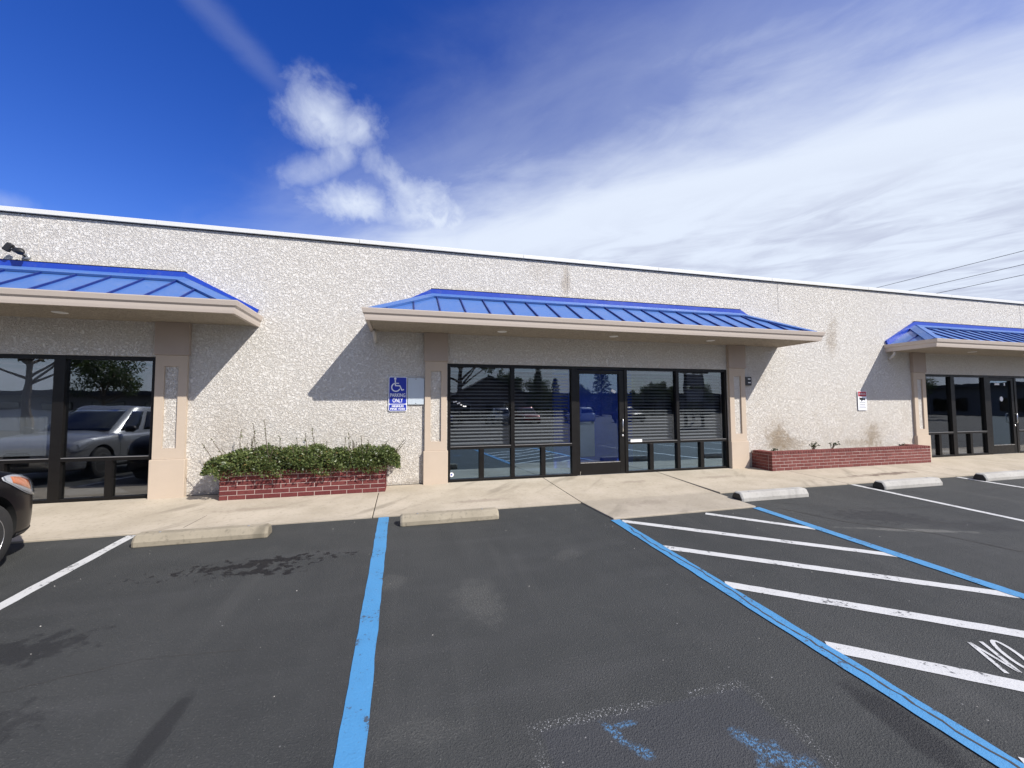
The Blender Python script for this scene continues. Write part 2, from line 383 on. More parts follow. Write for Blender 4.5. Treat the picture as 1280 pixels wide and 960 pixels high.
def asphalt():
    m, t = mat('sealed_asphalt'); x, y, z = t.xyz(t.P); q = t.comb(x, y, 0)
    big = t.noise(q, .35, 5, .6); mid = t.noise(q, 3.2, 5, .6); f = t.noise(q, 75, 4, .75); g = t.vor(q, 140)
    sw = t.noise(t.comb(t.m('MULTIPLY', x, .25), t.m('MULTIPLY', y, 2.2), 0), 1.5, 4, .55)
    c = t.mix(t.ss(big, .3, .7), (.036, .038, .037, 1), (.049, .051, .049, 1))
    c = t.mix(t.ss(mid, .35, .75, 0, .35), c, (.064, .065, .062, 1))
    c = t.mix(t.ss(sw, .5, .8, 0, .3), c, (.080, .080, .080, 1))
    c = t.mix(t.ss(f, .55, .72, 0, .6), c, (.16, .158, .148, 1))
    c = t.mix(t.ss(f, .46, .3, 0, .5), c, (.028, .028, .029, 1))
    tw = t.noise(t.comb(t.m('MULTIPLY', x, 1.6), t.m('MULTIPLY', y, .12), 0), 1.3, 4, .6)
    c = t.mix(t.ss(tw, .5, .72, 0, .35), c, (.034, .035, .034, 1)); c = t.mix(t.ss(tw, .46, .3, 0, .3), c, (.085, .085, .08, 1))
    sp = t.vor(q, 9.0, out='Distance'); spn = t.noise(q, 1.7, 3)
    c = t.mix(t.m('MULTIPLY', t.ss(sp, .055, .03), t.ss(spn, .52, .6, 0, .7)), c, (.45, .44, .42, 1))
    xy = (x, y); n5 = t.noise(q, 5, 5, .65); n9 = t.noise(q, 11, 4, .6)
    wet = None
    for (cx, cy, rx, ry, rot, k, a_) in ((-1.40, 4.60, .60, .12, .10, 3.6, 1.), (-1.30, 4.42, .34, .08, 0, 3.6, 1.),       # oil spots
                                         (-1.17, 2.50, .075, .36, -.05, .35, .55), (-2.45, 3.45, .45, .22, .2, 1.6, .55), (-2.1, 2.75, .35, .16, .1, 1.7, .4),
                                         (2.53, 1.62, .13, .42, -.1, .6, .7), (6.45, 4.25, .75, .38, -.4, 1.3, .55), (7.1, 3.7, .9, .25, -.3, 1.2, .35), (-.45, 1.9, .5, .3, .2, 1., .15)):
        e = t.m('MULTIPLY', t.ell(xy, cx, cy, rx, ry, rot, n5 if k < 1.3 else n9, k, .5, 1.0), a_)
        wet = e if wet is None else t.m('MAXIMUM', wet, e)
    c = t.mix(wet, c, (.010, .010, .011, 1))
    for (cx, cy, rx, ry, rot, k, a_) in ((.60, 3.42, .24, .42, 0, .9, .22), (1.7, 4.1, .3, .12, .3, 1.2, .15), (6.2, 3.75, .9, .07, -.35, .9, .6), (-.1, 3.9, .15, .2, 0, 1.2, .15), (.1, 2.2, .25, .12, 0, 1.3, .12)):
        c = t.mix(t.m('MULTIPLY', t.m('MULTIPLY', t.ell(xy, cx, cy, rx, ry, rot, n5, k, .4, 1.1), t.ss(f, .35, .62)), a_), c, (.24, .235, .21, 1))
    # ghost of an old, blacked-out bay emblem
    sq = t.m('MULTIPLY', t.m('MULTIPLY', t.ss(x, .66, .70), t.ss(x, 1.93, 1.89)), t.m('MULTIPLY', t.ss(y, 2.07, 2.04), t.ss(y, .85, .9)))
    c = t.mix(t.m('MULTIPLY', sq, .3), c, (.050, .052, .066, 1))
    spk = t.ss(t.noise(q, 95, 3, .75), .585, .635); gap = t.ss(t.noise(q, 3.0, 3), .40, .54)
    top = t.m('MULTIPLY', t.m('MULTIPLY', t.ss(t.m('ABSOLUTE', t.m('SUBTRACT', y, 2.075)), .045, .02), t.m('MULTIPLY', t.ss(x, .6, .66), t.ss(x, 1.99, 1.93))), gap)
    lf = t.m('MULTIPLY', t.m('MULTIPLY', t.ss(t.m('ABSOLUTE', t.m('SUBTRACT', x, .635)), .04, .015), t.m('MULTIPLY', t.ss(y, 1.2, 1.3), t.ss(y, 2.1, 2.05))), gap)
    rt = t.m('MULTIPLY', t.m('MULTIPLY', t.ss(t.m('ABSOLUTE', t.m('SUBTRACT', x, 1.95)), .04, .015), t.m('MULTIPLY', t.ss(y, 1.2, 1.3), t.ss(y, 2.1, 2.05))), t.m('MULTIPLY', gap, .6))
    c = t.mix(t.m('MULTIPLY', t.m('MULTIPLY', t.m('MAXIMUM', t.m('MAXIMUM', top, lf), rt), spk), .85), c, (.62, .62, .62, 1))
    bl = None
    for (cx, cy, rx, ry, rot) in ((1.04, 1.95, .035, .10, .35), (1.12, 1.98, .09, .03, 0), (1.12, 1.82, .04, .08, .6), (1.67, 1.72, .06, .16, .2), (1.75, 1.60, .07, .14, .2), (1.80, 1.52, .1, .12, 0), (1.62, 1.58, .05, .1, .2), (.82, 1.72, .05, .05, 0)):
        e = t.ell(xy, cx, cy, rx, ry, rot, n9, .8, .4, 1.0); bl = e if bl is None else t.m('MAXIMUM', bl, e)
    c = t.mix(t.m('MULTIPLY', t.m('MULTIPLY', bl, t.ss(t.noise(q, 60, 4, .7), .44, .62)), .75), c, (.09, .25, .46, 1))
    t.put(t.B['Base Color'], c); t.put(t.B['Roughness'], t.m('SUBTRACT', .78, t.m('MULTIPLY', wet, .2))); t.put(t.B['Specular IOR Level'], .35)
    h = t.m('ADD', t.m('MULTIPLY', f, 1.0), t.m('MULTIPLY', g, .5))
    t.put(t.B['Normal'], t.bump(h, .8, .010)); return m
MT['asphalt'] = asphalt()
def paint(name, col, wear):
    m, t = mat(name); x, y, z = t.xyz(t.P); q = t.comb(x, y, 0)
    f = t.noise(q, 55, 4, .7); n = t.noise(q, 4, 5, .65); e = t.noise(q, 26, 5, .7)
    worn = t.m('MULTIPLY', t.ss(t.m('ADD', t.m('MULTIPLY', e, .7), t.m('MULTIPLY', n, .5)), .74-wear, .80-wear), .9)
    worn = t.m('MAXIMUM', worn, t.ss(f, .36, .24, 0, .55))
    c = t.mix(t.ss(n, .3, .75, 0, .3), col, tuple(v*.72 for v in col)); c = t.mix(worn, c, (.055, .055, .056, 1))
    t.put(t.B['Base Color'], c); t.put(t.B['Roughness'], .6); t.put(t.B['Normal'], t.bump(f, .5, .008)); return m
MT['pblue'] = paint('blue_line_paint', (.065, .245, .47), .065)
MT['pwhite'] = paint('white_line_paint', (.55, .55, .535), .075)
def leafmat(name, a, b, rough=.4):
    m, t = mat(name); g = t.n('ShaderNodeNewGeometry'); rnd = g.outputs['Random Per Island']
    c = t.mix(rnd, a, b); c = t.mix(t.ss(rnd, .945, .955, 0, .8), c, (.20, .12, .045, 1)); n = t.noise(t.P, 3, 3)
    c = t.mix(t.ss(n, .4, .7, 0, .35), c, tuple(v*.6 for v in a))
    t.put(t.B['Base Color'], c); t.put(t.B['Roughness'], rough)
    tl = t.n('ShaderNodeBsdfTranslucent'); t.put(tl.inputs[0], t.mix(.5, c, (.12, .2, .03, 1)))
    mx = t.n('ShaderNodeMixShader'); mx.inputs[0].default_value = .25
    t.t.links.new(t.bs.outputs[0], mx.inputs[1]); t.t.links.new(tl.outputs[0], mx.inputs[2]); t.t.links.new(mx.outputs[0], t.out.inputs[0]); return m
MT['leaf'] = leafmat('shrub_leaf', (.040, .068, .018), (.20, .235, .08), .42)
MT['treeleaf'] = leafmat('tree_leaf', (.030, .055, .018), (.070, .10, .035), .6)
MT['conleaf'] = leafmat('conifer_leaf', (.018, .038, .020), (.040, .066, .030), .6)
MT['bark'] = simple('bark', (.13, .10, .075), .95, var=.35, scale=6, bump=.8, bscale=18)
MT['carpet'] = simple('grey_floor', (.20, .20, .21), .8)
MT['room'] = simple('room_paint', (.16, .155, .15), .9)
MT['roomblue'] = simple('blue_room_paint', (.03, .09, .58), .7)
MT['roomdoor'] = simple('pale_room_panel', (.42, .50, .56), .6)
MT['slat'] = simple('blind_slat', (.36, .36, .35), .5, var=.05)
MT['paper'] = simple('white_paper', (.85, .85, .84), .7, var=.03)
MT['tyre'] = simple('tyre_rubber', (.022, .022, .022), .75, bump=.3)
MT['rim'] = simple('alloy_rim', (.50, .50, .51), .35, metal=.85)
MT['amber'] = simple('amber_lens', (.75, .17, .02), .25, coat=.8)
MT['chrome'] = simple('silver_reflector', (.52, .53, .55), .35)
MT['well'] = simple('wheel_well', (.01, .01, .01), .9)
MT['galv'] = simple('galvanised_steel', (.42, .43, .44), .5, metal=.7)
MT['wire'] = simple('cable', (.03, .03, .035), .6)
MT['wood'] = simple('weathered_wood', (.16, .12, .085), .9, var=.3)
MT['shingle'] = simple('dark_shingle', (.05, .048, .05), .9, var=.3, scale=14)
MT['siding'] = simple('pale_siding', (.55, .53, .49), .8)
def carpaint(name, col, metal=.35, coat=1.):
    m, t = mat(name); fl = t.noise(t.n('ShaderNodeTexCoord').outputs['Object'], 900, 1)
    t.put(t.B['Base Color'], t.mix(t.ss(fl, .4, .7, 0, .25), col, tuple(min(1, v*1.5) for v in col))); t.put(t.B['Metallic'], metal); t.put(t.B['Roughness'], .32)
    t.put(t.B['Coat Weight'], coat); t.put(t.B['Coat Roughness'], .03); t.put(t.B['Specular IOR Level'], .25 if metal else .12); return m
MT['cardark'] = carpaint('dark_car_paint', (.004, .0035, .006), 0, .15)
MT['carsilver'] = carpaint('silver_car_paint', (.46, .47, .48), .7)
MT['carwhite'] = carpaint('white_car_paint', (.72, .72, .70), 0)
MT['carred'] = carpaint('red_car_paint', (.28, .02, .02), .2)
MT['carblue'] = carpaint('blue_car_paint', (.02, .05, .20), .3)

# ------------------------------------------------------------------ the lot and the pavement
mb = MB()
ys = [-420, -160, -60, -20, -8, -3, -1, 1, 3, 4.5, 6, D-.02]
prof = [(y, gz(y)) for y in ys] + [(D+.2, -.03), (60, -.03), (420, -.03)]
xs = [-420, -60, -14, 0, 14, 30, 60, 420]
for i in range(len(prof)-1):
    for j in range(len(xs)-1):
        (ya, za), (yb, zb) = prof[i], prof[i+1]
        mb.poly([(xs[j], ya, za), (xs[j+1], ya, za), (xs[j+1], yb, zb), (xs[j], yb, zb)])
lot = mb.build('parking_lot', MT['asphalt']); lot['kind'] = 'structure'
EDGE = 5.85
mb = MB(); mb.poly([(-40, EDGE+.02, gz(EDGE)-.02), (60, EDGE+.02, gz(EDGE)-.02), (60, D+.1, -.01), (-40, D+.1, -.01)])
walk = mb.build('pavement', MT['dark_seam']); walk['kind'] = 'structure'
joints = [-40, -30, -21, -15.4, -12.4, -9.4, -6.4, -3.4, -.40, 2.63, 5.16, 8.02, 10.95, 13.9, 16.9, 19.9, 23, 30, 40, 60]
joints.remove(-3.4)
def slab(poly):
    top = [(x, y, gz(y)+.022) for x, y in poly]
    m = MB(); m.prism(top, (0, 0, -.10)); return m.build('concrete_slab', MT['walk'], walk, bevel=.008)
for a, b in zip(joints[:-1], joints[1:]):
    g = .006
    if abs(a-2.63) < .01:
        slab([(a+g, D-.001), (a+g, 5.87), (2.72, 5.02), (5.08, 5.04), (b-.07, 5.80), (b-g, D-.001)])
    else: slab([(a+g, D-.001), (a+g, EDGE), (b-g, EDGE), (b-g, D-.001)])
m = MB(); z = .0225
m.prism([(-2.60, 5.93, gz(5.93)+.0228), (-2.593, 5.93, gz(5.93)+.0228), (-2.545, 6.42, gz(6.42)+.0228), (-2.549, 6.42, gz(6.42)+.0228)], (0, 0, .001))
m.build('joint_crack', MT['dark_seam'], walk)

def strip(name, a, b, wd, mt, lift=.004, seg=14, jag=.004, parent=lot):
    a = Vector(a); b = Vector(b); d = (b-a).normalized(); s = Vector((-d.y, d.x))
    m = MB(); L, Rr = [], []
    for i in range(seg+1):
        p = a.lerp(b, i/seg)
        l = p + s*(wd/2 + random.uniform(-jag, jag)); r = p - s*(wd/2 + random.uniform(-jag, jag))
        L.append((l.x, l.y, gz(l.y)+lift)); Rr.append((r.x, r.y, gz(r.y)+lift))
    for i in range(seg): m.poly([L[i], Rr[i], Rr[i+1], L[i+1]])
    return m.build(name, mt, parent)
strip('blue_line', (-.255, EDGE-.005), (-.21, -.6), .135, MT['pblue'], seg=60)
strip('blue_line', (2.735, 5.0), (2.725, -.6), .135, MT['pblue'], .007, seg=60)
strip('blue_line', (5.06, 5.02), (5.12, -.6), .135, MT['pblue'], .007, seg=60)
for (a, b, wd) in (((4.12, 4.955), (5.02, 4.09), .10), ((2.80, 4.94), (5.06, 3.215), .11), ((2.78, 4.02), (5.08, 2.34), .115), ((2.79, 3.13), (5.08, 1.38), .12), ((2.79, 2.22), (5.08, .44), .125), ((2.79, 1.3), (5.08, -.45), .125)):
    strip('white_stripe', a, b, wd, MT['pwhite'], .004, 30)
for x, y0 in ((-3.06, EDGE-.02), (8.10, EDGE-.02), (10.94, EDGE-.02), (13.8, EDGE-.02), (16.6, EDGE-.02), (-5.95, EDGE-.02), (-8.85, EDGE-.02)):
    strip('white_line', (x, y0), (x, -.6), .105, MT['pwhite'], .004, 50)
# crack running along the second blue line
m = MB(); pts = []
y = 4.7; x = 2.76
while y > .2:
    pts.append((x, y, gz(y)+.0085)); y -= .06; x += random.uniform(-.014, .014) + (2.735-x)*.25
for i in range(len(pts)-1):
    wA = .004 + .004*abs(math.sin(i*1.7)); a, b = pts[i], pts[i+1]
    m.poly([(a[0]-wA, a[1], a[2]), (a[0]+wA, a[1], a[2]), (b[0]+wA, b[1], b[2]), (b[0]-wA, b[1], b[2])])
m.build('crack', MT['dark_seam'], lot)
m = MB(); pts = [(5.4, 4.9), (5.7, 4.2), (6.3, 3.6), (6.5, 3.0), (7.2, 2.4), (8.3, 1.9), (9.6, 1.7)]
for i in range(len(pts)-1):
    for k in range(8):
        a = Vector(pts[i]).lerp(Vector(pts[i+1]), k/8); b = Vector(pts[i]).lerp(Vector(pts[i+1]), (k+1)/8)
        m.poly([(a.x-.006, a.y-.006, gz(a.y)+.003), (a.x+.006, a.y+.006, gz(a.y)+.003), (b.x+.006, b.y+.006, gz(b.y)+.003), (b.x-.006, b.y-.006, gz(b.y)+.003)])
m.build('crack', MT['dark_seam'], lot)
# NO, hand-stencilled in the striped aisle
def stroke(name, pts, wd, closed=False):
    m = MB(); n = len(pts); P_ = [Vector(p) for p in pts]; L, Rr = [], []
    for i in range(n):
        d = (P_[(i+1) % n if closed else min(i+1, n-1)] - P_[(i-1) % n if closed else max(i-1, 0)]).normalized(); s = Vector((-d.y, d.x))*wd/2
        L.append(P_[i]+s); Rr.append(P_[i]-s)
    for i in range(n if closed else n-1):
        k = (i+1) % n; m.poly([(q.x, q.y, gz(q.y)+.004) for q in (L[i], Rr[i], Rr[k], L[k])])
    return m
letters = MB()
for pts, wd, cl in (([(3.765, 1.985), (3.555, 1.76)], .022, 0), ([(3.76, 2.03), (3.70, 1.90), (3.63, 1.725)], .024, 0), ([(3.845, 1.985), (3.70, 1.80)], .022, 0)):
    pass
def lt(u, v): return (3.60+u*.20+v*.19, 1.74+v*.27-u*.03)
for pts, wd, cl in (([lt(0, 0), lt(0, 1)], .024, 0), ([lt(.0, 1), lt(.45, 0)], .022, 0), ([lt(.45, 0), lt(.45, 1)], .024, 0),
                    ([lt(.95+.24*math.cos(t), .5+.5*math.sin(t)) for t in [k*math.pi/10 for k in range(20)]], .024, 1)):
    s_ = stroke('x', pts, wd, cl); letters.mesh(s_.v, s_.f)
letters.build('stencilled_lettering', MT['pwhite'], lot)

g_ = MB()
for k in range(170):
    x = random.uniform(-4, 6) if k < 120 else random.uniform(4, 12); y = random.uniform(1.2, 5.75); r_ = random.choice((.002, .003, .004, .006)); a = random.random()*3; z = gz(y)
    g_.mesh([(x+r_*math.cos(a+t), y+r_*math.sin(a+t)*.7, z) for t in (0, 1.6, 3.1, 4.7)] + [(x, y, z+r_*.9)], [(0, 1, 4), (1, 2, 4), (2, 3, 4), (3, 0, 4)])
go_ = g_.build('grit', simple('pale_grit', (.42, .40, .36), .9, var=.4, scale=3)); go_['kind'] = 'stuff'; tag(go_, 'pale grit scattered over the dark asphalt', 'grit')
def hair(pts, wd=.003):
    m = MB()
    for i in range(len(pts)-1):
        a = Vector(pts[i]); b = Vector(pts[i+1]); n = 10; d = (b-a).normalized(); s_ = Vector((-d.y, d.x))
        q = [a.lerp(b, k/n) + s_*random.uniform(-.012, .012)*(0 < k < n) for k in range(n+1)]
        for k in range(n):
            w0 = wd*random.uniform(.4, 1.2); m.poly([(p.x+o*s_.x*w0, p.y+o*s_.y*w0, gz(p.y)+.0025) for p, o in ((q[k], 1), (q[k], -1), (q[k+1], -1), (q[k+1], 1))])
    m.build('crack', MT['dark_seam'], lot)
hair([(2.62, 5.0), (2.75, 4.55), (2.70, 4.0), (2.80, 3.3)], .004)
hair([(-2.9, 3.2), (-2.2, 3.05), (-1.6, 3.2), (-1.0, 3.15)], .0022)
hair([(5.3, 5.7), (5.6, 5.2), (6.6, 4.6), (7.9, 4.4), (9.3, 4.5), (10.6, 4.2)], .004)
hair([(6.6, 4.6), (6.9, 3.9), (7.8, 3.3)], .003)
hair([(8.3, 5.2), (9.2, 4.9), (10.4, 5.0), (12, 4.7)], .003)
# ------------------------------------------------------------------ wheel stops
def wheel_stop(x0, x1, y0, label, mt, h=.125, wd=.20, black=False, tilt=0):
    r = empty('wheel_stop', ((x0+x1)/2, y0+wd/2, gz(y0+wd/2)), tilt); hl = (x1-x0)/2; c = .03
    tag(r, label, 'wheel stop', 'concrete wheel stops along the pavement')
    m = MB(); sec = [(-wd/2, 0), (-wd/2, h*.45), (-wd/2+.035, h*.92), (-wd/2+.055, h), (wd/2-.055, h), (wd/2-.035, h*.92), (wd/2, h*.45), (wd/2, 0)]
    N = len(sec); xs_ = [-hl, -hl+c] + [-hl+c+(2*hl-2*c)*k/8 for k in range(1, 8)] + [hl-c, hl]
    vs = []
    for i, xx in enumerate(xs_):
        k = .86 if i in (0, len(xs_)-1) else 1
        for (yy, zz) in sec: vs.append((xx, yy*k, zz*k + yy*SL + random.uniform(-.0015, .0015)*(zz > 0)))
    fs = [tuple(range(N-1, -1, -1)), tuple((len(xs_)-1)*N+i for i in range(N))]
    for i in range(len(xs_)-1):
        for k in range(N): fs.append((i*N+k, i*N+(k+1) % N, (i+1)*N+(k+1) % N, (i+1)*N+k))
    m.mesh(vs, fs); m.build('block', mt, r, local=True, bevel=.01)
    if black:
        p = MB(); p.prism([(-hl-.0015, yy*.87, zz*.87 + yy*SL) for yy, zz in sec], (-.004, 0, 0)); p.build('black_shade_end', MT['black'], r, local=True)  # black plate stands in for the shade on the left end
    for s in (-.33, .33):
        p = MB(); p.lathe([(.013, h-.004), (.013, h+.004), (.009, h+.006)], (s*2*hl, 0, 0), 'z', 10); p.build('anchor_pin', MT['galv'], r, local=True)
wheel_stop(-2.84, -1.52, 5.37, 'tan weathered wheel stop in front of the leafy brick planter', MT['stoptan'])
wheel_stop(-.04, 1.24, 5.39, 'tan wheel stop in the bay between the two blue lines', MT['stoptan'], tilt=.006)
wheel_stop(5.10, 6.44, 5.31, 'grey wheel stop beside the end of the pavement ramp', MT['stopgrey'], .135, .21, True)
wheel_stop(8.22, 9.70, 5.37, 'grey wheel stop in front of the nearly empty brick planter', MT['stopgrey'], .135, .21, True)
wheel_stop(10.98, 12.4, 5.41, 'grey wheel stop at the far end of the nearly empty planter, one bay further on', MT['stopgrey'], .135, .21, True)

# ------------------------------------------------------------------ the building
ZTOP = 4.33
bld = empty('stucco_building', (4, D, 0))
tag(bld, 'long single-storey pale stucco building with blue metal canopies over dark shopfronts', 'building')
OPEN = [(-10.04, -3.79), (.77, 7.02), (13.25, 19.5)]; HD = 2.22
X0, X1, YB = -16., 34., D+14
def wall_cells(x0, x1, z0, z1, holes, y0, y1):
    xs_ = sorted({x0, x1, *[h[0] for h in holes], *[h[1] for h in holes]}); zs = sorted({z0, z1, *[h[2] for h in holes], *[h[3] for h in holes]})
    inh = lambda a, b: any(h[0]-1e-6 <= a and b[0] <= h[1]+1e-6 and h[2]-1e-6 <= a*0+b[1] and b[2] <= h[3]+1e-6 for h in holes)
    m = MB()
    for i in range(len(xs_)-1):
        for k in range(len(zs)-1):
            a, b, c, d = xs_[i], xs_[i+1], zs[k], zs[k+1]
            if any(h[0]-1e-6 <= a and b <= h[1]+1e-6 and h[2]-1e-6 <= c and d <= h[3]+1e-6 for h in holes): continue
            m.poly([(a, y0, c), (b, y0, c), (b, y0, d), (a, y0, d)]); m.poly([(a, y1, c), (a, y1, d), (b, y1, d), (b, y1, c)])
    for (a, b, c, d) in holes:
        m.poly([(a, y0, c), (a, y0, d), (a, y1, d), (a, y1, c)]); m.poly([(b, y0, c), (b, y1, c), (b, y1, d), (b, y0, d)])
        m.poly([(a, y0, d), (b, y0, d), (b, y1, d), (a, y1, d)])
        if c > z0: m.poly([(a, y0, c), (a, y1, c), (b, y1, c), (b, y0, c)])
    return m
m = wall_cells(X0, X1, -.12, ZTOP, [(a, b, -.12, HD) for a, b in OPEN], D, D+.22)
m.build('front_wall', MT['stucco'], bld, fix=False)
m = MB(); m.box(X0, X0+.22, D+.222, YB, -.12, ZTOP); m.build('side_wall', MT['stucco'], bld)
m = MB(); m.box(X1-.22, X1, D+.222, YB, -.12, ZTOP); m.build('side_wall', MT['stucco'], bld)
m = MB(); m.box(X0, X1, YB+.002, YB+.2, -.12, ZTOP); m.build('rear_wall', MT['stucco'], bld)
m = MB(); m.box(X0+.23, X1-.23, D+.23, YB-.01, 3.7, 3.85); m.build('roof_deck', MT['shingle'], bld)
# coping in lengths with joints
for k in range(17):
    a = X0-.05+k*3.05; b = a+3.045
    m = MB(); m.box(a, b, D-.035, D+.26, ZTOP+.008, ZTOP+.078); m.box(a, b, D-.045, D-.033, ZTOP+.004, ZTOP+.072)
    m.build('coping', MT['coping'], bld, bevel=.003)
m = MB(); m.box(X0, X1, D-.008, D+.002, ZTOP-.008, ZTOP+.006); m.build('coping_shadow_line', MT['dark_seam'], bld)  # dark strip painting in the shadow under the coping
# stucco control joints
for x in (-5.35, 3.2, 8.55, 17.4):
    m = MB(); m.box(x-.006, x+.006, D-.004, D+.002, 3.62, ZTOP-.02); m.build('control_joint', MT['stucco'], bld)
# foot of the wall
for a, b in ((X0, -10.5), (-3.33, .33), (7.5, 12.78), (19.9, X1)):
    m = MB(); m.box(a, b, D-.012, D+.01, -.02, .028); m.build('weep_screed', MT['dark_seam'], bld)

def pilaster(x0, x1):
    c = (x0+x1)/2; p = empty('pilaster', (c, D, 0), parent=None); p.parent = bld; p.location = Vector((c, D, 0))-worg(bld)
    m = wall_cells(x0, x1, .615, 2.245, [(c-.095, c+.095, .78, 2.07)], D-.055, D+.01)
    m.poly([(x0, D-.055, .615), (x0, D-.055, 2.245), (x0, D+.01, 2.245), (x0, D+.01, .615)]); m.poly([(x1, D-.055, .615), (x1, D+.01, .615), (x1, D+.01, 2.245), (x1, D-.055, 2.245)])
    m.poly([(x0, D-.055, 2.245), (x1, D-.055, 2.245), (x1, D+.01, 2.245), (x0, D+.01, 2.245)]); m.poly([(x0, D-.055, .615), (x0, D+.01, .615), (x1, D+.01, .615), (x1, D-.055, .615)])
    m.build('shaft', MT['pilaster'], p)
    m = MB(); m.box(c-.094, c+.094, D-.024, D+.005, .781, 2.069); m.build('inset_panel', MT['stucco'], p)
    m = MB(); m.box(x0-.022, x1+.022, D-.085, D+.01, -.03, .612); m.build('base', MT['pilaster'], p, bevel=.008)
    m = MB(); m.box(x0-.018, x1+.018, D-.078, D+.01, 2.248, 2.772); m.build('capital', MT['capital'], p, bevel=.008)
for a, b in ((-10.5, -10.06), (-3.775, -3.345), (.36, .755), (7.035, 7.46), (12.80, 13.235), (19.52, 19.95)): pilaster(a, b)

# shopfronts ---------------------------------------------------------------
YF, YK, YG = D+.015, D+.125, D+.07
def frame_bars(m, bars):
    for (a, b, c, d, k) in bars: m.box(a, b, YF+k, YK-k, c, d)
def shopfront(x0, x1, verts, door, lowers, label_parts=None):
    """verts: mullion (centre, width); door: (xa, xb) clear opening; lowers: small mullions under the rail"""
    wn = empty('shop_window'); wn.parent = bld; wn.location = Vector(((x0+x1)/2, D, 0))-worg(bld)
    zs0, zs1, zr0, zr1, zt = .0, .065, .615, .675, 2.16
    e = .0015; bars = []
    vv = sorted([(x0+.03, .06), (x1-.03, .06)] + verts)
    for c, wd in vv: bars.append((c-wd/2, c+wd/2, -.02, HD-.002, 0))
    edges = [(c-wd/2, c+wd/2) for c, wd in vv]
    bays = [(edges[i][1], edges[i+1][0]) for i in range(len(edges)-1)]
    m = MB(); glass = []
    for a, b in bays:
        if door and abs((a+b)/2 - (door[0]+door[1])/2) < .2:
            bars.append((a, b, zt, HD-.003, .002)); continue
        bars.append((a, b, zt, HD-.003, .002)); bars.append((a, b, zr0, zr1, .002)); bars.append((a, b, -.02, zs1, .002))
        lm = [c for c in lowers if a < c < b]; sub = [a] + [v for c in lm for v in (c-.045, c+.045)] + [b]
        for c in lm: bars.append((c-.045, c+.045, zs1, zr0, .004))
        glass.append((a, b, zr1, zt))
        for i in range(0, len(sub), 2): glass.append((sub[i], sub[i+1], zs1, zr0))
    frame_bars(m, bars); m.build('frame', MT['frame'], wn, bevel=.003)
    for (a, b, c, d) in glass:
        g = MB(); g.box(a-.008, b+.008, YG-.003, YG+.003, c-.008, d+.008)
        go = g.build('pane', (MT['sideglass'] if x0 < -5 else MT['glass']) if d > 1 or x1 > 10 or x0 < -5 else MT['lowglass'], wn)
        go.rotation_euler = (0, 0, 0)
    # glazing beads: thin bright edge on top of the rail and sill
    for a, b in bays:
        if door and abs((a+b)/2 - (door[0]+door[1])/2) < .2: continue
        m = MB(); m.box(a+.004, b-.004, YF-.006, YF+.001, zr1-.012, zr1-.001); m.build('glazing_bead', MT['frame_edge'], wn)
    if door:
        a, b = door; dr = empty('glass_door'); dr.parent = bld; dr.location = Vector((a, D, 0))-worg(bld)
        ya, yb = YF+.012, YK-.03
        m = MB(); gb, gt = .275, 2.075; sl, sr = .075, .115
        m.box(a+.004, a+sl, ya, yb, .012, 2.15); m.box(b-sr, b-.004, ya, yb, .012, 2.15)
        m.box(a+sl, b-sr, ya+.002, yb-.002, .012, gb); m.box(a+sl, b-sr, ya+.002, yb-.002, gt, 2.15)
        m.build('stile_and_rail', MT['frame'], dr, bevel=.003)
        g = MB(); g.box(a+sl-.006, b-sr+.006, YG-.003, YG+.003, gb-.006, gt+.006); g.build('pane', MT['doorglass'], dr)
        g = MB(); g.box(a+sl+.002, b-sr-.002, ya-.004, ya+.001, gb-.016, gb-.002); g.build('glazing_bead', MT['steel'], dr)
        hx = b-sr/2; m = MB()
        m.tube([(hx, ya, 1.14), (hx-.01, ya-.055, 1.14), (hx-.02, ya-.07, 1.12), (hx-.02, ya-.07, .90), (hx-.01, ya-.055, .88), (hx, ya, .88)], .011, 8); m.build('pull_handle', MT['steel'], dr, smooth=True)
        m = MB(); m.lathe([(.024, -.012), (.024, 0), (.015, .003)], (hx+.008, ya-.001, .80), 'y', 14); m.build('lock', MT['steel'], dr, smooth=True)
        m = MB(); m.box(a, b, YF-.02, YK-.01, -.005, .011+.012); m.build('threshold', MT['frame_edge'], dr)
        return wn, dr
    return wn, None
wC, dC = shopfront(.77, 7.02, [(2.03, .075), (3.31, .11), (4.48, .07), (5.735, .075)], (3.365, 4.445), [1.42, 2.65, 5.07, 6.33])
wL, dL = shopfront(-10.04, -3.79, [(-5.02, .14), (-6.3, .08), (-7.5, .08), (-8.75, .08)], (-7.46, -6.34), [-4.36, -5.65, -8.1, -9.35])
wR, dR = shopfront(13.25, 19.5, [(14.38, .15), (15.76, .20), (16.98, .09), (18.2, .08)], (15.86, 16.935), [13.80, 15.02, 17.6, 18.8])
# bits stuck to the glass of the middle shop
def dot(parent, name, x, z, wd, ht, mt, rot=0, y=None):
    y = YG-.0065 if y is None else y; m = MB(); c, s = math.cos(rot), math.sin(rot)
    m.prism([(x+u*c-v*s, y, z+u*s+v*c) for u, v in ((-wd/2, -ht/2), (wd/2, -ht/2), (wd/2, ht/2), (-wd/2, ht/2))], (0, .0015, 0))
    return m.build(name, mt, parent)
dot(dC, 'paper_note', 4.22, 1.72, .10, .055, MT['paper'], -.5)
dot(wC, 'paper_label', 4.70, .685, .27, .055, MT['paper'], 0, YF-.009)
m = MB(); m.lathe([(.042, 0), (.042, .002)], (.86, YG-.008, .15), 'y', 20); m.build('round_sticker', MT['paper'], wC)
m = MB(); m.lathe([(.016, 0), (.016, .001)], (.86, YG-.0095, .15), 'y', 14); m.build('sticker_centre', MT['signblue'], wC)
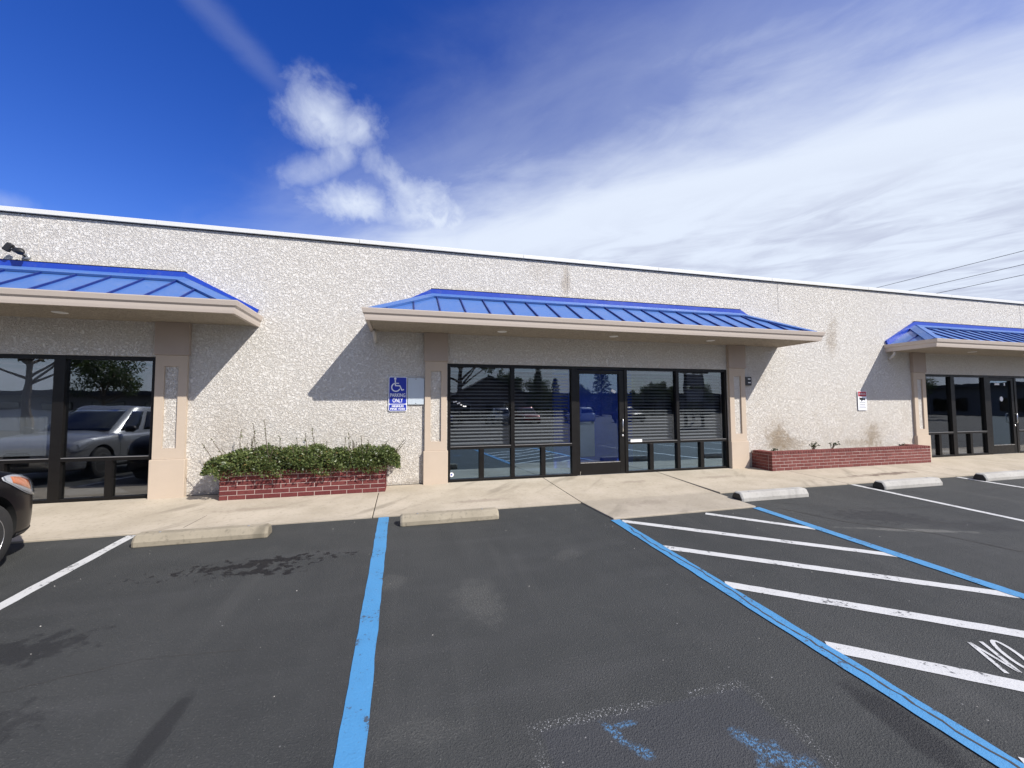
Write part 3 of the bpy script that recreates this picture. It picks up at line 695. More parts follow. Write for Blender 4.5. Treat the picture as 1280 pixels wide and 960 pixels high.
for k in range(7):
    a = random.uniform(-.6, .6); dot(wC, 'worn_decal', .90+.035*k+random.uniform(-.01, .01), 1.50-.012*k+random.uniform(-.02, .02), .03, .022, MT['paper'], a)
dot(dR, 'number_decal', 16.30, 1.98, .20, .05, MT['paper']); dot(dR, 'paper_note', 16.62, 1.98, .05, .08, MT['paper'])
m = MB(); m.lathe([(.07, 0), (.07, .002)], (16.45, YG-.008, 1.56), 'y', 18); m.build('round_sticker', MT['paper'], dR)
m = MB(); m.tube([(3.425, YF+.002, .03), (3.43, YF-.006, .10)], .006, 6); m.build('door_pin', MT['steel'], dC)

# rooms behind the glass
def room(x0, x1, back, wm):
    m = MB(); m.poly([(x0, D+.23, .004), (x1, D+.23, .004), (x1, back, .004), (x0, back, .004)]); m.build('floor_inside', MT['carpet'], bld)
    m = MB(); m.poly([(x0, back, 0), (x1, back, 0), (x1, back, 2.9), (x0, back, 2.9)]); m.build('wall_inside', wm, bld)
    for x in (x0, x1):
        m = MB(); m.poly([(x, D+.23, 0), (x, back, 0), (x, back, 2.9), (x, D+.23, 2.9)]); m.build('wall_inside', MT['room'], bld)
    m = MB(); m.poly([(x0, D+.225, 2.75), (x1, D+.225, 2.75), (x1, back, 2.75), (x0, back, 2.75)]); m.build('ceiling_inside', MT['room'], bld)
room(-10.6, -3.2, D+5, MT['room']); room(.2, 7.6, D+4.2, MT['room']); room(12.7, 20, D+5, MT['room'])
m = MB(); m.box(4.3, 5.1, D+4.10, D+4.19, 0, 1.35); m.build('cupboard_inside', MT['roomdoor'], bld)
m = MB(); m.box(3.3, 5.3, D+1.15, D+1.25, 0.005, 2.6); m.build('partition_inside', MT['roomblue'], bld)
m = MB(); m.box(3.78, 4.28, D+1.10, D+1.148, .25, 1.05); m.build('cabinet_inside', MT['roomdoor'], bld)
m = MB(); m.box(.9, 2.6, D+2.4, D+2.46, 0.005, 1.05); m.build('counter_inside', MT['room'], bld)
# inner lobby door of the far shop
m = MB(); m.box(14.55, 14.63, D+1.2, D+1.26, 0, 2.1); m.box(15.45, 15.53, D+1.2, D+1.26, 0, 2.1); m.box(14.63, 15.45, D+1.2, D+1.26, 2.0, 2.1)
m.build('lobby_door_frame', MT['frame'], bld)

def blind(x0, x1, label, z0=.70, z1=2.15, pitch=.066):
    b = empty('window_blind', ((x0+x1)/2, D+.17, z0)); tag(b, label, 'blind', 'horizontal blinds in the middle shop')
    m = MB(); z = z0+.02
    while z < z1-.05:
        sag = random.uniform(-.004, .004)
        for k in range(4):
            xa = x0 + (x1-x0)*k/4; xb = x0 + (x1-x0)*(k+1)/4
            m.poly([(xa, D+.148, z-.014+sag), (xb, D+.148, z-.014+sag), (xb, D+.192, z+.014+sag), (xa, D+.192, z+.014+sag)])
        z += pitch
    o = m.build('slats', MT['slat'], b); o['kind'] = 'stuff'
    m = MB(); m.box(x0, x1, D+.15, D+.19, z1-.05, z1); m.build('head_rail', MT['slat'], b)
    m = MB(); m.box(x0, x1, D+.155, D+.19, z0-.01, z0+.008); m.build('bottom_rail', MT['slat'], b)
    m = MB()
    for f in (.15, .5, .85): m.box(x0+(x1-x0)*f-.001, x0+(x1-x0)*f+.001, D+.148, D+.150, z0, z1)
    m.build('ladder_cord', MT['slat'], b)
blind(.85, 1.98, 'grey slatted blind beside the blue parking sign, behind the end window of the middle shop')
blind(2.09, 3.24, 'grey slatted blind behind the window beside the hinge side of the middle shop door')
blind(4.54, 5.68, 'grey slatted blind behind the window beside the handle side of the middle shop door')
blind(5.79, 6.94, 'grey slatted blind behind the middle shop window nearest the small black wall box')
b = empty('vertical_blind', (-5.75, D+.2, .7)); tag(b, 'pale vertical strip blind hanging inside the shop window behind the dark car', 'blind')
for k in range(15):
    x = -6.22+k*.078; m = MB(); m.prism([(x, D+.20, .70), (x+.068, D+.215, .70), (x+.068, D+.215, 2.10), (x, D+.20, 2.10)], (0, .002, 0)); m.build('strip', MT['slat'], b)
m = MB(); m.box(-6.24, -5.1, D+.18, D+.23, 2.102, 2.14); m.build('head_rail', MT['slat'], b)

# canopies --------------------------------------------------------------------
YE, ZE, ZR = 6.64, 2.935, 3.475; YR = D-.035; DEP = YR-YE; INS = 1.02
nrm = Vector((0, -(ZR-ZE), DEP)).normalized()
def canopy(xl, xr, seam0, lname):
    c = empty('canopy'); c.parent = bld; c.location = Vector(((xl+xr)/2, D, 2.8))-worg(bld)
    def pt(x, v): return Vector((x, YE+v*DEP, ZE+v*(ZR-ZE)))
    vmax = lambda x: max(0, min(1, (x-xl)/INS, (xr-x)/INS))
    seams = [seam0+.42*k for k in range(-20, 60)]; seams = [s for s in seams if xl+.06 < s < xr-.06]
    cuts = [xl] + seams + [xr]
    for a, b in zip(cuts[:-1], cuts[1:]):
        brk = sorted({a, b, *[q for q in (xl+INS, xr-INS) if a < q < b]})
        pts = [pt(a, 0), pt(b, 0)] + [pt(q, vmax(q)) for q in reversed(brk)]
        pp = []
        for q in pts:
            if not pp or (q-pp[-1]).length > 1e-4: pp.append(q)
        if (pp[0]-pp[-1]).length < 1e-4: pp.pop()
        if len(pp) < 3: continue
        m = MB(); m.prism(pp, -nrm*.012); m.build('roof_panel', MT['blue'], c)
    for s in seams:
        v = min(.85, vmax(s)-.09)
        if v < .08: continue
        m = MB(); m.bar(pt(s, .0)+nrm*.014, pt(s, v)+nrm*.014, .016, .03, up=nrm); m.build('standing_seam', MT['seam'], c)
    for sgn, xe in ((1, xl), (-1, xr)):
        P0 = Vector((xe, YE, ZE)); P1 = Vector((xe, YR, ZE)); P2 = Vector((xe+sgn*INS, YR, ZR))
        n2 = Vector((-sgn*(ZR-ZE), 0, INS)).normalized()
        ym = YE+.55*DEP; vm = (ym-YE)/DEP
        mid0 = Vector((xe, ym, ZE)); mid1 = P0.lerp(P2, vm)
        for pp in ([P0, mid0, mid1], [mid0, P1, P2, mid1]):
            m = MB(); m.prism(pp, -n2*.012); m.build('roof_panel', MT['blue'], c)
        m = MB(); m.bar(mid0+n2*.014, mid0.lerp(mid1, .8)+n2*.014, .016, .03, up=n2); m.build('standing_seam', MT['seam'], c)
        # hip cap: two folded wings
        m = MB(); d = (P2-P0).normalized()
        for nn, fl in ((nrm, Vector((sgn, 0, 0))), (n2, Vector((0, 1, 0)))):
            sd = (fl - nn*fl.dot(nn)); sd = (sd - d*sd.dot(d)).normalized()
            a0, a1 = P0+nn*.040, P2+nn*.040
            m.prism([a0, a0+sd*.14, a1+sd*.14, a1], -nn*.036)
        m.build('hip_cap', MT['blue'], c)
        # stepped flashing on the wall above the hip end
        m = MB(); m.prism([(xe, D-.045, ZE-.01), (xe-sgn*.05, D-.045, ZE+.115), (xe+sgn*INS, D-.045, ZR+.125), (xe+sgn*INS, D-.045, ZR-.01)], (0, .044, 0)); m.build('wall_flashing', MT['bluedeep'], c)
    m = MB(); m.box(xl+INS, xr-INS, D-.045, D-.001, ZR-.01, ZR+.125); m.build('wall_flashing', MT['bluedeep'], c)
    m = MB(); m.box(xl+INS-.02, xr-INS+.02, D-.052, D-.001, ZR+.126, ZR+.132); m.build('flashing_lip', MT['dark_seam'], c)
    m = MB(); m.prism([pt(xl+INS-.14, .84)+nrm*.042, pt(xr-INS+.14, .84)+nrm*.042, pt(xr-INS, 1)+nrm*.042, pt(xl+INS, 1)+nrm*.042], -nrm*.035); m.build('ridge_cap', MT['blue'], c)
    # soffit and gutter
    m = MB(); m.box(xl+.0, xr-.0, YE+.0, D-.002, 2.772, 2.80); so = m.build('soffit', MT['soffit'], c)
    prof_ = [(.002, 2.760), (.055, 2.760), (.064, 2.80), (.070, 2.845), (.092, 2.868), (.108, 2.930), (.108, 2.942), (.096, 2.942), (.08, 2.88), (.05, 2.85), (.002, 2.835)]
    path = [(xl, D-.003, (-1, 0)), (xl, YE, (-1, -1)), (xr, YE, (1, -1)), (xr, D-.003, (1, 0))]
    vs = [(x+o*dx, y+o*dy, z_) for (x, y, (dx, dy)) in path for (o, z_) in prof_]; N = len(prof_)
    for i, nm in ((0, 'gutter'), (1, 'gutter'), (2, 'gutter')):
        m = MB(); sub = vs[i*N:(i+2)*N]
        fs = [(k, (k+1) % N, N+(k+1) % N, N+k) for k in range(N)] + [tuple(range(N-1, -1, -1)), tuple(range(N, 2*N))]
        m.mesh(sub, fs); m.build(nm, MT['gutter'], c)
    m = MB(); m.box(xl+.01, xr-.01, YE-.012, YE-.001, 2.772, 2.93); m.build('fascia', MT['gutter'], c)
    for f in (.25, .5, .75):
        x = xl+(xr-xl)*f; m = MB()
        m.lathe([(.085, 2.764), (.085, 2.7715), (.06, 2.7715), (.058, 2.768)], (x, (YE+D)/2, 0), 'z', 20); m.build('downlight', MT['white'], c, smooth=False)
    m = MB(); x = xl+.02 
    m.tube([(x, D-.16, 2.77), (x, D-.16, 2.70), (x+.01, D-.10, 2.64), (x+.01, D-.05, 2.60), (x+.01, D-.045, 2.56)], .032, 10); m.build('downspout', MT['pipe'], c, smooth=True)
    return c
canopy(-11.6, -2.42, -3.06, 'left'); canopy(-.54, 8.42, .98, 'mid'); canopy(11.98, 21.0, 12.3, 'right')

# ------------------------------------------------------------------ brick planters
def brick_mesh(l, h, d, mt):
    m = MB(); c = .004
    m.box(-l/2, l/2, -d/2, d/2, -h/2, h/2); me = m.data('brick', mt)
    bm = bmesh.new(); bm.from_mesh(me); bmesh.ops.bevel(bm, geom=[e for e in bm.edges if abs(e.verts[0].co.y+d/2) < 1e-5 and abs(e.verts[1].co.y+d/2) < 1e-5], offset=c, segments=1, affect='EDGES'); bm.to_mesh(me); bm.free(); return me
def planter(x0, x1, yf, label, mt, courses=5, ch=.0715, bl=.235, cap=.07, skew=0.0):
    p = empty('brick_planter', ((x0+x1)/2, yf, gz(yf)+.022)); tag(p, label, 'planter'); o = worg(p); j = .0075
    zb = 0.0; hb = ch-j; full = brick_mesh(bl-j, hb, .09, mt); half = brick_mesh(bl/2-j, hb, .09, mt)
    Ltot = x1-x0; n = round(Ltot/bl); bl_ = Ltot/n; sx = bl_/bl
    ztop = courses*ch + cap
    def zs(): return random.uniform(-.0015, .0015)
    for r in range(courses):
        zc = zb + ch*r + hb/2 + j*.5
        x = x0
        seq = [full]*n if r % 2 else [half] + [full]*(n-1) + [half]
        for q in seq:
            wd = bl_ if q is full else bl_/2
            place('brick', q, (x+wd/2-o.x, .045+zs(), zc), p, (0, 0, random.uniform(-.006, .006)), (sx, 1, 1)); x += wd
    dep = D-.004-yf; ne = max(1, round((dep-.1)/bl)); 
    for side in (0, 1):
        xx = x0+.045 if side == 0 else x1-.045
        for r in range(courses):
            zc = zb + ch*r + hb/2 + j*.5; y = yf+.10; end = D-.006; first = True
            while y < end-.03:
                q = half if (first and r % 2) else full; wd = min(bl if q is full else bl/2, end-y); base = bl if q is full else bl/2
                place('brick', q, (xx-o.x, y+wd/2-o.y, zc), p, (0, 0, -math.pi/2 if side == 0 else math.pi/2), (wd/base, 1, 1)); y += wd; first = False
    # rowlock course on top
    cw = .072; nc = round(Ltot/cw); cw_ = Ltot/nc; rl = brick_mesh(cw_-.010, cap-.006, .20, mt)
    for k in range(nc): place('brick', rl, (x0+cw_*(k+.5)-o.x, .096+zs(), courses*ch+cap/2+.004+zs()), p)
    for side in (0, 1):
        y = yf+.20
        while y < D-.05:
            place('brick', rl, ((x0+.096 if side == 0 else x1-.096)-o.x, y+cw_/2-o.y, courses*ch+cap/2+.004), p, (0, 0, -math.pi/2 if side == 0 else math.pi/2)); y += cw_
    m = MB(); i = .010; zt = ztop-.008
    m.box(x0+i, x1-i, yf+.0045, yf+.19, o.z-.03, o.z+zt); m.box(x0+i, x0+.19, yf+.19, D-.006, o.z-.03, o.z+zt-.001); m.box(x1-.19, x1-i, yf+.19, D-.006, o.z-.03, o.z+zt-.001)
    m.build('mortar_core', MT['mortar'], p)
    m = MB(); nx, ny = 40, 4; g = [[(x0+.18+(x1-x0-.36)*a/nx, yf+.17+(D-.01-yf-.17)*b_/ny, o.z+ztop-.06+random.uniform(-.012, .02)) for b_ in range(ny+1)] for a in range(nx+1)]
    for a in range(nx):
        for b_ in range(ny): m.poly([g[a][b_], g[a+1][b_], g[a+1][b_+1], g[a][b_+1]])
    m.build('soil', MT['soil'], p)
    return p, o.z+ztop
pL, zL = planter(-2.71, -.29, 7.19, 'dark red brick planter overflowing with a leafy green shrub', MT['brick'])
pR, zR = planter(7.62, 12.44, 7.10, 'long weathered brick planter with only a few dead sprigs', MT['brick2'], 5, .068, .22, .065)

def leaves(name, pts, dirs, size, mt, parent, n_per=1, asp=.55):
    """pts Nx3 leaf bases, dirs Nx3 leaf directions: folded quads"""
    N = len(pts); d = dirs/np.linalg.norm(dirs, axis=1, keepdims=True)
    ref = rng.normal(size=(N, 3)); s = np.cross(d, ref); s /= np.linalg.norm(s, axis=1, keepdims=True); nn = np.cross(s, d)
    L = size*rng.uniform(.6, 1.3, (N, 1)); W = L*asp/2
    a = pts; b = pts + d*L*.5 + s*W - nn*L*.08; c = pts + d*L; e = pts + d*L*.5 - s*W - nn*L*.08
    v = np.stack([a, b, c, e], 1).reshape(-1, 3)
    me = bpy.data.meshes.new(name); me.vertices.add(4*N); me.vertices.foreach_set('co', (v - np.array(worg(parent))).ravel())
    me.loops.add(4*N); me.loops.foreach_set('vertex_index', np.arange(4*N)); me.polygons.add(N)
    me.polygons.foreach_set('loop_start', np.arange(0, 4*N, 4)); me.polygons.foreach_set('loop_total', np.full(N, 4)); me.materials.append(mt); me.update(calc_edges=True)
    o = bpy.data.objects.new(name, me); COL.objects.link(o); o.parent = parent; return o
# the shrub
sh = empty('leafy_shrub', (-1.5, 7.42, zL-.03)); tag(sh, 'dense small-leaved green shrub with long bare shoots, filling the planter by the blue parking sign', 'shrub')
def hedge_top(x):
    return .70 + .025*math.sin(x*3.1+1) + .02*math.sin(x*7.7) + .018*math.sin(x*17)
NL = 19000
pts = []; dirs = []
while len(pts) < NL:
    x = random.uniform(-2.92, -.06); y = random.uniform(7.03, 7.60)
    e = min(1, (x+2.90)/.24, (-.08-x)/.24); e = max(0, e)
    top = (zL-.02) + (hedge_top(x)-.42)*(e**.28)*1.2
    bot = (zL-.075) - .035*math.sin(x*9) if y < 7.25 else zL-.05
    if x < -2.70 or x > -.31: bot = zL-.02
    fr = max(0, (7.24-y)/.21)
    top2 = top - fr**2*.20
    if top2 <= bot: continue
    z = bot + (top2-bot)*random.random()**.75
    lump = math.sin(x*6.3+y*9+z*5)*math.sin(x*11+z*13+2)*math.sin(y*15+x*4)
    if lump > .22 and random.random() < .85: continue
    pts.append((x, y, z)); dirs.append((random.gauss(0, .6)+(-.6 if x < -2.6 else .6 if x > -.4 else 0), random.gauss(-.35, .6), random.gauss(.35, .55)))
# upright shoots with sparse small leaves
shoots = MB(); sp = []; sd = []
base = [(-2.66, .35), (-2.53, .42), (-2.38, .40), (-2.32, .30), (-2.20, .50), (-2.02, .56), (-1.92, .34), (-1.68, .30), (-1.50, .36), (-1.42, .42), (-1.2, .25), (-.95, .28), (-.85, .36), (-.70, .32), (-.62, .26), (-.5, .3), (-2.78, .3), (-.25, .34), (-.2, .28)]
for (x, l) in base + [(random.uniform(-2.7, -.3), random.uniform(.12, .26)) for _ in range(34)]:
    y = random.uniform(7.15, 7.5); z0 = zL+.12; lean = Vector((random.uniform(-.18, .18) + (-.5 if x < -2.6 else .7 if x < -.3 and x > -.55 else .8 if x > -.3 else 0), random.uniform(-.2, .1), 1)).normalized()
    P_ = [Vector((x, y, z0)) + lean*l*k/5*1.25 + Vector((math.sin(k*1.3+x*5)*.008, 0, 0)) for k in range(6)]
    shoots.tube(P_, [.006, .0055, .005, .0045, .004, .003], 4)
    for k in range(int(l*55)):
        t_ = random.uniform(.15, 1); q = P_[0].lerp(P_[-1], t_); sp.append(tuple(q)); sd.append((random.gauss(0, 1), random.gauss(0, .7), .5))
shoots.build('shoots', MT['twig'], sh)['kind'] = 'stuff'
fo = leaves('foliage', np.array(pts), np.array(dirs), .043, MT['leaf'], sh); fo['kind'] = 'stuff'
fo2 = leaves('shoot_leaves', np.array(sp), np.array(sd), .026, MT['leaf'], sh); fo2['kind'] = 'stuff'
m = MB()
for k in range(26):
    x = -2.55+k*.086; m.tube([(x, 7.42, zL-.06), (x+random.uniform(-.08, .08), 7.35, zL+.1), (x+random.uniform(-.15, .15), 7.28, zL+.22)], [.012, .008, .004], 5)
m.build('stems', MT['twig'], sh)['kind'] = 'stuff'
# sprigs left in the other planter
for (x, y, n, l, lab) in ((7.95, 7.36, 5, .10, 'tiny dry sprig at the shaded end of the long brick planter'), (9.12, 7.40, 9, .17, 'larger dark sprig arching over the long brick planter'),
                     (9.68, 7.40, 8, .19, 'upright dark sprig in the middle of the long brick planter'), (11.95, 7.42, 4, .08, 'low dark tuft at the shopfront end of the long brick planter')):
    r = empty('dry_sprig', (x, y, zR-.055)); tag(r, lab, 'plant', 'sprigs in the long brick planter'); m = MB(); a = []; b_ = []
    for k in range(n):
        dx = random.uniform(-.16, .16); hh = random.uniform(.6, 1.1)*l
        P_ = [Vector((x, y, zR-.06)), Vector((x+dx*.5, y-.03, zR-.05+hh*.8)), Vector((x+dx, y-.05, zR-.05+hh))]; m.tube(P_, [.006, .005, .003], 5)
        for q in range(5): a.append(tuple(P_[1].lerp(P_[2], random.uniform(0, 1.1)))); b_.append((random.gauss(0, 1), random.gauss(0, 1), random.gauss(.2, .6)))
    m.build('stem', MT['twig'], r); leaves('foliage', np.array(a), np.array(b_), .045, MT['conleaf'], r)

# ------------------------------------------------------------------ signs and fittings on the wall
def flat(parent, name, pts, y, mt, th=.0015):
    m = MB(); m.prism([(x, y, z) for x, z in pts], (0, -th, 0)); return m.build(name, mt, parent)
def rrect(x0, x1, z0, z1, r, n=5):
    o = []
    for (cx, cz, a) in ((x1-r, z1-r, 0), (x0+r, z1-r, 90), (x0+r, z0+r, 180), (x1-r, z0+r, 270)):
        o += [(cx+r*math.cos(R(a+90*k/n)), cz+r*math.sin(R(a+90*k/n))) for k in range(n+1)]
    return o
def lettering(parent, txt, x, z, size, y, mt, width, name='lettering', bold=.0):
    me = text_mesh(txt, size, width, bold); me.materials.append(mt)
    o = place(name, me, Vector((x, y, z))-worg(parent), parent, (R(90), 0, 0)); return o
sx0, sx1, sz0, sz1 = -.275, .045, 1.335, 1.955; sc = (sx0+sx1)/2
sg = empty('accessible_parking_sign', (sc, D-.02, sz0)); tag(sg, 'blue and white accessible parking sign with wheelchair symbol on the stucco wall', 'sign')
yf = D-.022
flat(sg, 'backing_plate', rrect(sx0, sx1, sz0, sz1, .03), D-.012, MT['signwhite'], .010)
flat(sg, 'blue_field', rrect(sx0+.012, sx1-.012, sz0+.135, sz1-.012, .02), yf-.0005, MT['signblue'])
flat(sg, 'blue_field', rrect(sx0+.012, sx1-.012, sz0+.012, sz0+.122, .018), yf-.0005, MT['signblue'])
yl = yf-.0026
lettering(sg, 'PARKING', sc, sz0+.288, .095, yl, MT['signwhite'], .265, bold=.002)
lettering(sg, 'ONLY', sc, sz0+.195, .105, yl, MT['signwhite'], .18, bold=.002)
lettering(sg, 'MINIMUM', sc, sz0+.090, .052, yl, MT['signwhite'], .20, bold=.002)
lettering(sg, 'FINE $250', sc, sz0+.040, .060, yl, MT['signwhite'], .255, bold=.002)
m = MB(); cx, cz = sc-.035, sz0+.43
def fl_stroke(pts, wd):
    P_ = [Vector(p) for p in pts]; n = len(P_)
    for i in range(n-1):
        d = (P_[i+1]-P_[i]).normalized(); s = Vector((-d.y, d.x))*wd/2; e = d*wd*.25
        q = [P_[i]-e+s, P_[i]-e-s, P_[i+1]+e-s, P_[i+1]+e+s]; m.prism([(v.x, yl, v.y) for v in q], (0, -.0006-.0001*i, 0))
fl_stroke([(cx+.072*math.cos(R(a)), cz+.072*math.sin(R(a))) for a in range(105, 345, 12)], .020)
fl_stroke([(cx-.012, cz+.125), (cx-.008, cz+.030), (cx+.068, cz+.028), (cx+.105, cz-.052), (cx+.135, cz-.040)], .020)
fl_stroke([(cx-.010, cz+.075), (cx+.05, cz+.072)], .014)
m.prism([(cx-.012+.021*math.cos(R(a)), yl, cz+.155+.021*math.sin(R(a))) for a in range(0, 360, 30)], (0, -.001, 0))
m.build('wheelchair_symbol', MT['signwhite'], sg)
pn = empty('cover_plate', (.2, D-.02, 1.45)); tag(pn, 'blank pale grey-blue metal plate on the wall next to the blue parking sign', 'plate')
m = MB(); m.box(.056, .352, D-.03, D-.001, 1.455, 1.935); m.build('plate', MT['plate'], pn, bevel=.004)
for (x, z) in ((.20, 1.475), (.20, 1.915)):
    m = MB(); m.lathe([(.008, -.033), (.008, -.030)], (x, D, z), 'y', 10); m.build('screw', MT['black'], pn)
s2 = empty('security_sign', (11.03, D-.01, 1.27)); tag(s2, 'small white warning sign with red heading and black camera picture', 'sign')
a0, a1, b0, b1 = 10.885, 11.175, 1.275, 1.755
flat(s2, 'plate', rrect(a0, a1, b0, b1, .015), D-.016, MT['signwhite'], .006)
flat(s2, 'red_heading', rrect(a0+.012, a1-.012, b1-.135, b1-.012, .008), D-.0225, MT['signred'])
lettering(s2, 'WARNING', (a0+a1)/2, b1-.072, .07, D-.0245, MT['signwhite'], .22)
cxx = (a0+a1)/2; cz2 = b1-.205
m = MB(); y2 = D-.0225
m.prism([(cxx-.10, y2, cz2+.045), (cxx+.03, y2, cz2+.03), (cxx+.03, y2, cz2-.025), (cxx-.09, y2, cz2-.012)], (0, -.0015, 0))
m.prism([(cxx+.032, y2, cz2+.02), (cxx+.095, y2, cz2+.03), (cxx+.095, y2, cz2-.03), (cxx+.032, y2, cz2-.015)], (0, -.0015, 0))
m.prism([(cxx-.04, y2, cz2-.02), (cxx, y2, cz2-.022), (cxx-.015, y2, cz2-.06), (cxx-.03, y2, cz2-.06)], (0, -.0014, 0)); m.build('camera_picture', MT['black'], s2)
m = MB()
for k, wd in enumerate((.20, .17, .21, .23)):
    z = b1-.29-k*.042; m.box(cxx-wd/2, cxx+wd/2, y2-.0012, y2, z-.006, z+.006)
m.build('printed_lines', simple('grey_print', (.2, .2, .22), .6), s2)
rd = empty('wall_box', (7.565, D, 1.86)); tag(rd, 'small black box with two pale tabs on the wall beside the pilaster', 'wall box')
m = MB(); m.box(7.475, 7.655, D-.045, D-.001, 1.865, 2.06); m.build('housing', MT['black'], rd, bevel=.008)
for z in (2.01, 1.928): 
    m = MB(); m.box(7.55, 7.62, D-.052, D-.044, z-.011, z+.011); m.build('tab', MT['white'], rd, bevel=.003)
# twin floodlight above the canopy
fl = empty('floodlight', (-5.50, D, 3.62)); tag(fl, 'black and grey wall floodlight above the canopy roof', 'floodlight')
m = MB(); m.lathe([(.055, 0), (.055, -.03), (.04, -.045)], (-5.46, D, 3.68), 'y', 16); m.build('mount', MT['galv'], fl)
m = MB(); m.tube([(-5.46, D-.04, 3.68), (-5.46, D-.12, 3.70), (-5.48, D-.16, 3.72)], .014, 8); m.build('arm', MT['black'], fl)
m = MB(); ax = Vector((.85, -.45, -.28)).normalized(); c0 = Vector((-5.48, D-.17, 3.735))
m.tube([c0-ax*.06, c0-ax*.05, c0, c0+ax*.07, c0+ax*.10, c0+ax*.16], [.02, .045, .05, .062, .05, .006], 14); m.build('lamp_head', MT['black'], fl, smooth=True)
m = MB(); c1 = Vector((-5.60, D-.16, 3.78)); m.bar(c1+Vector((-.05, 0, -.06)), c1+Vector((.03, 0, .07)), .10, .07, up=(0, 1, 0)); m.build('lamp_head', MT['black'], fl, bevel=.02)
m = MB(); m.bar(c0, c1, .02, .02); m.build('cross_arm', MT['galv'], fl)

fl.scale = (.85, .85, .85)
# ------------------------------------------------------------------ cars
def interp(tab, y):
    """smooth table look-up: rows (y, a, b, ...) in falling y"""
    ysx = [r[0] for r in tab]
    if y >= ysx[0]: return tab[0][1:]
    if y <= ysx[-1]: return tab[-1][1:]
    for i in range(len(tab)-1):
        if ysx[i] >= y >= ysx[i+1]: break
    p0, p1, p2, p3 = tab[max(i-1, 0)], tab[i], tab[i+1], tab[min(i+2, len(tab)-1)]
    t = (ysx[i]-y)/(ysx[i]-ysx[i+1]); o = []
    for k in range(1, len(p1)):
        m1 = (p2[k]-p0[k])/max(1e-6, (p0[0]-p2[0]))*(p1[0]-p2[0]); m2 = (p3[k]-p1[k])/max(1e-6, (p1[0]-p3[0]))*(p1[0]-p2[0])
        o.append((2*t**3-3*t*t+1)*p1[k] + (t**3-2*t*t+t)*m1 + (-2*t**3+3*t*t)*p2[k] + (t**3-t*t)*m2)
    return o
#       y     hw    zbot  zbelt ztop
TAB = [(2.20, .46, .34, .60, .63), (2.17, .60, .27, .67, .71), (2.10, .72, .235, .735, .785), (1.98, .805, .22, .80, .86), (1.80, .855, .22, .865, .93), (1.55, .885, .22, .905, .985), (1.2, .90, .22, .935, 1.03), (.85, .905, .22, .95, 1.06),
       (0, .91, .22, .97, 1.02), (-1.0, .905, .22, .99, 1.03), (-1.6, .895, .23, 1.01, 1.05), (-2.0, .86, .28, 1.0, 1.04), (-2.14, .80, .36, .95, .98), (-2.2, .70, .42, .84, .86)]
SEC = [(0, 0, 0), (.80, 0, 0), (.955, .05, 0), (.99, .25, 0), (1.0, .5, 0), (.995, .72, 0), (.975, .88, 0), (.93, .98, 0), (.84, 1.0, .25), (.60, 1.0, .75), (.3, 1.0, .96), (0, 1.0, 1.0)]
def bsurf(y, t):
    hw, zb, zl, zt = interp(TAB, y); k = t*(len(SEC)-1); i = min(int(k), len(SEC)-2); f = k-i
    pr = lambda q: (q[0]*hw, zb+(zl-zb)*q[1] + (zt-zl)*q[2])
    P_ = [pr(SEC[max(0, min(len(SEC)-1, i+d))]) for d in (-1, 0, 1, 2)]
    cr = lambda a, b, c, d: .5*((2*b)+(-a+c)*f+(2*a-5*b+4*c-d)*f*f+(-a+3*b-3*c+d)*f**3)
    return Vector((max(0, cr(*[p[0] for p in P_])), y, cr(*[p[1] for p in P_])))
def bnorm(y, t):
    e = .01; a = bsurf(y+e, t)-bsurf(y-e, t); b = bsurf(y, min(1, t+e))-bsurf(y, max(0, t-e)); n = a.cross(b)
    n.normalize(); return n if n.x*1+n.z*.3 > 0 else -n
def gring(z):
    """greenhouse outline: front y, rear y, half width at height z"""
    t = (z-.96)/(1.63-.96); t = max(0, min(1, t))
    return 1.02 - 1.02*t - .10*t*t, -2.06 + .40*t*t + .12*t, .845 - .20*t - .03*t*t
def gsurf(a, z, off=0):
    f, r, hw = gring(z); c = (f+r)/2; h = (f-r)/2; n = 5.0
    sg_ = lambda q: (1 if q >= 0 else -1)*abs(q)**(2/n)
    return Vector(((hw+off)*sg_(math.sin(a)), c+(h+off)*sg_(math.cos(a)), z))
def patch(m, fn, us, vs_, mi=0):
    g = [[fn(u, v) for v in vs_] for u in us]
    vv = [p for r in g for p in r]; n = len(vs_)
    m.mesh(vv, [(i*n+k, i*n+k+1, (i+1)*n+k+1, (i+1)*n+k) for i in range(len(us)-1) for k in range(n-1)], mi)
lin = lambda a, b, n: [a+(b-a)*k/n for k in range(n+1)]
def solid(o, th):
    s = o.modifiers.new('thickness', 'SOLIDIFY'); s.thickness = th; s.offset = 1; return o
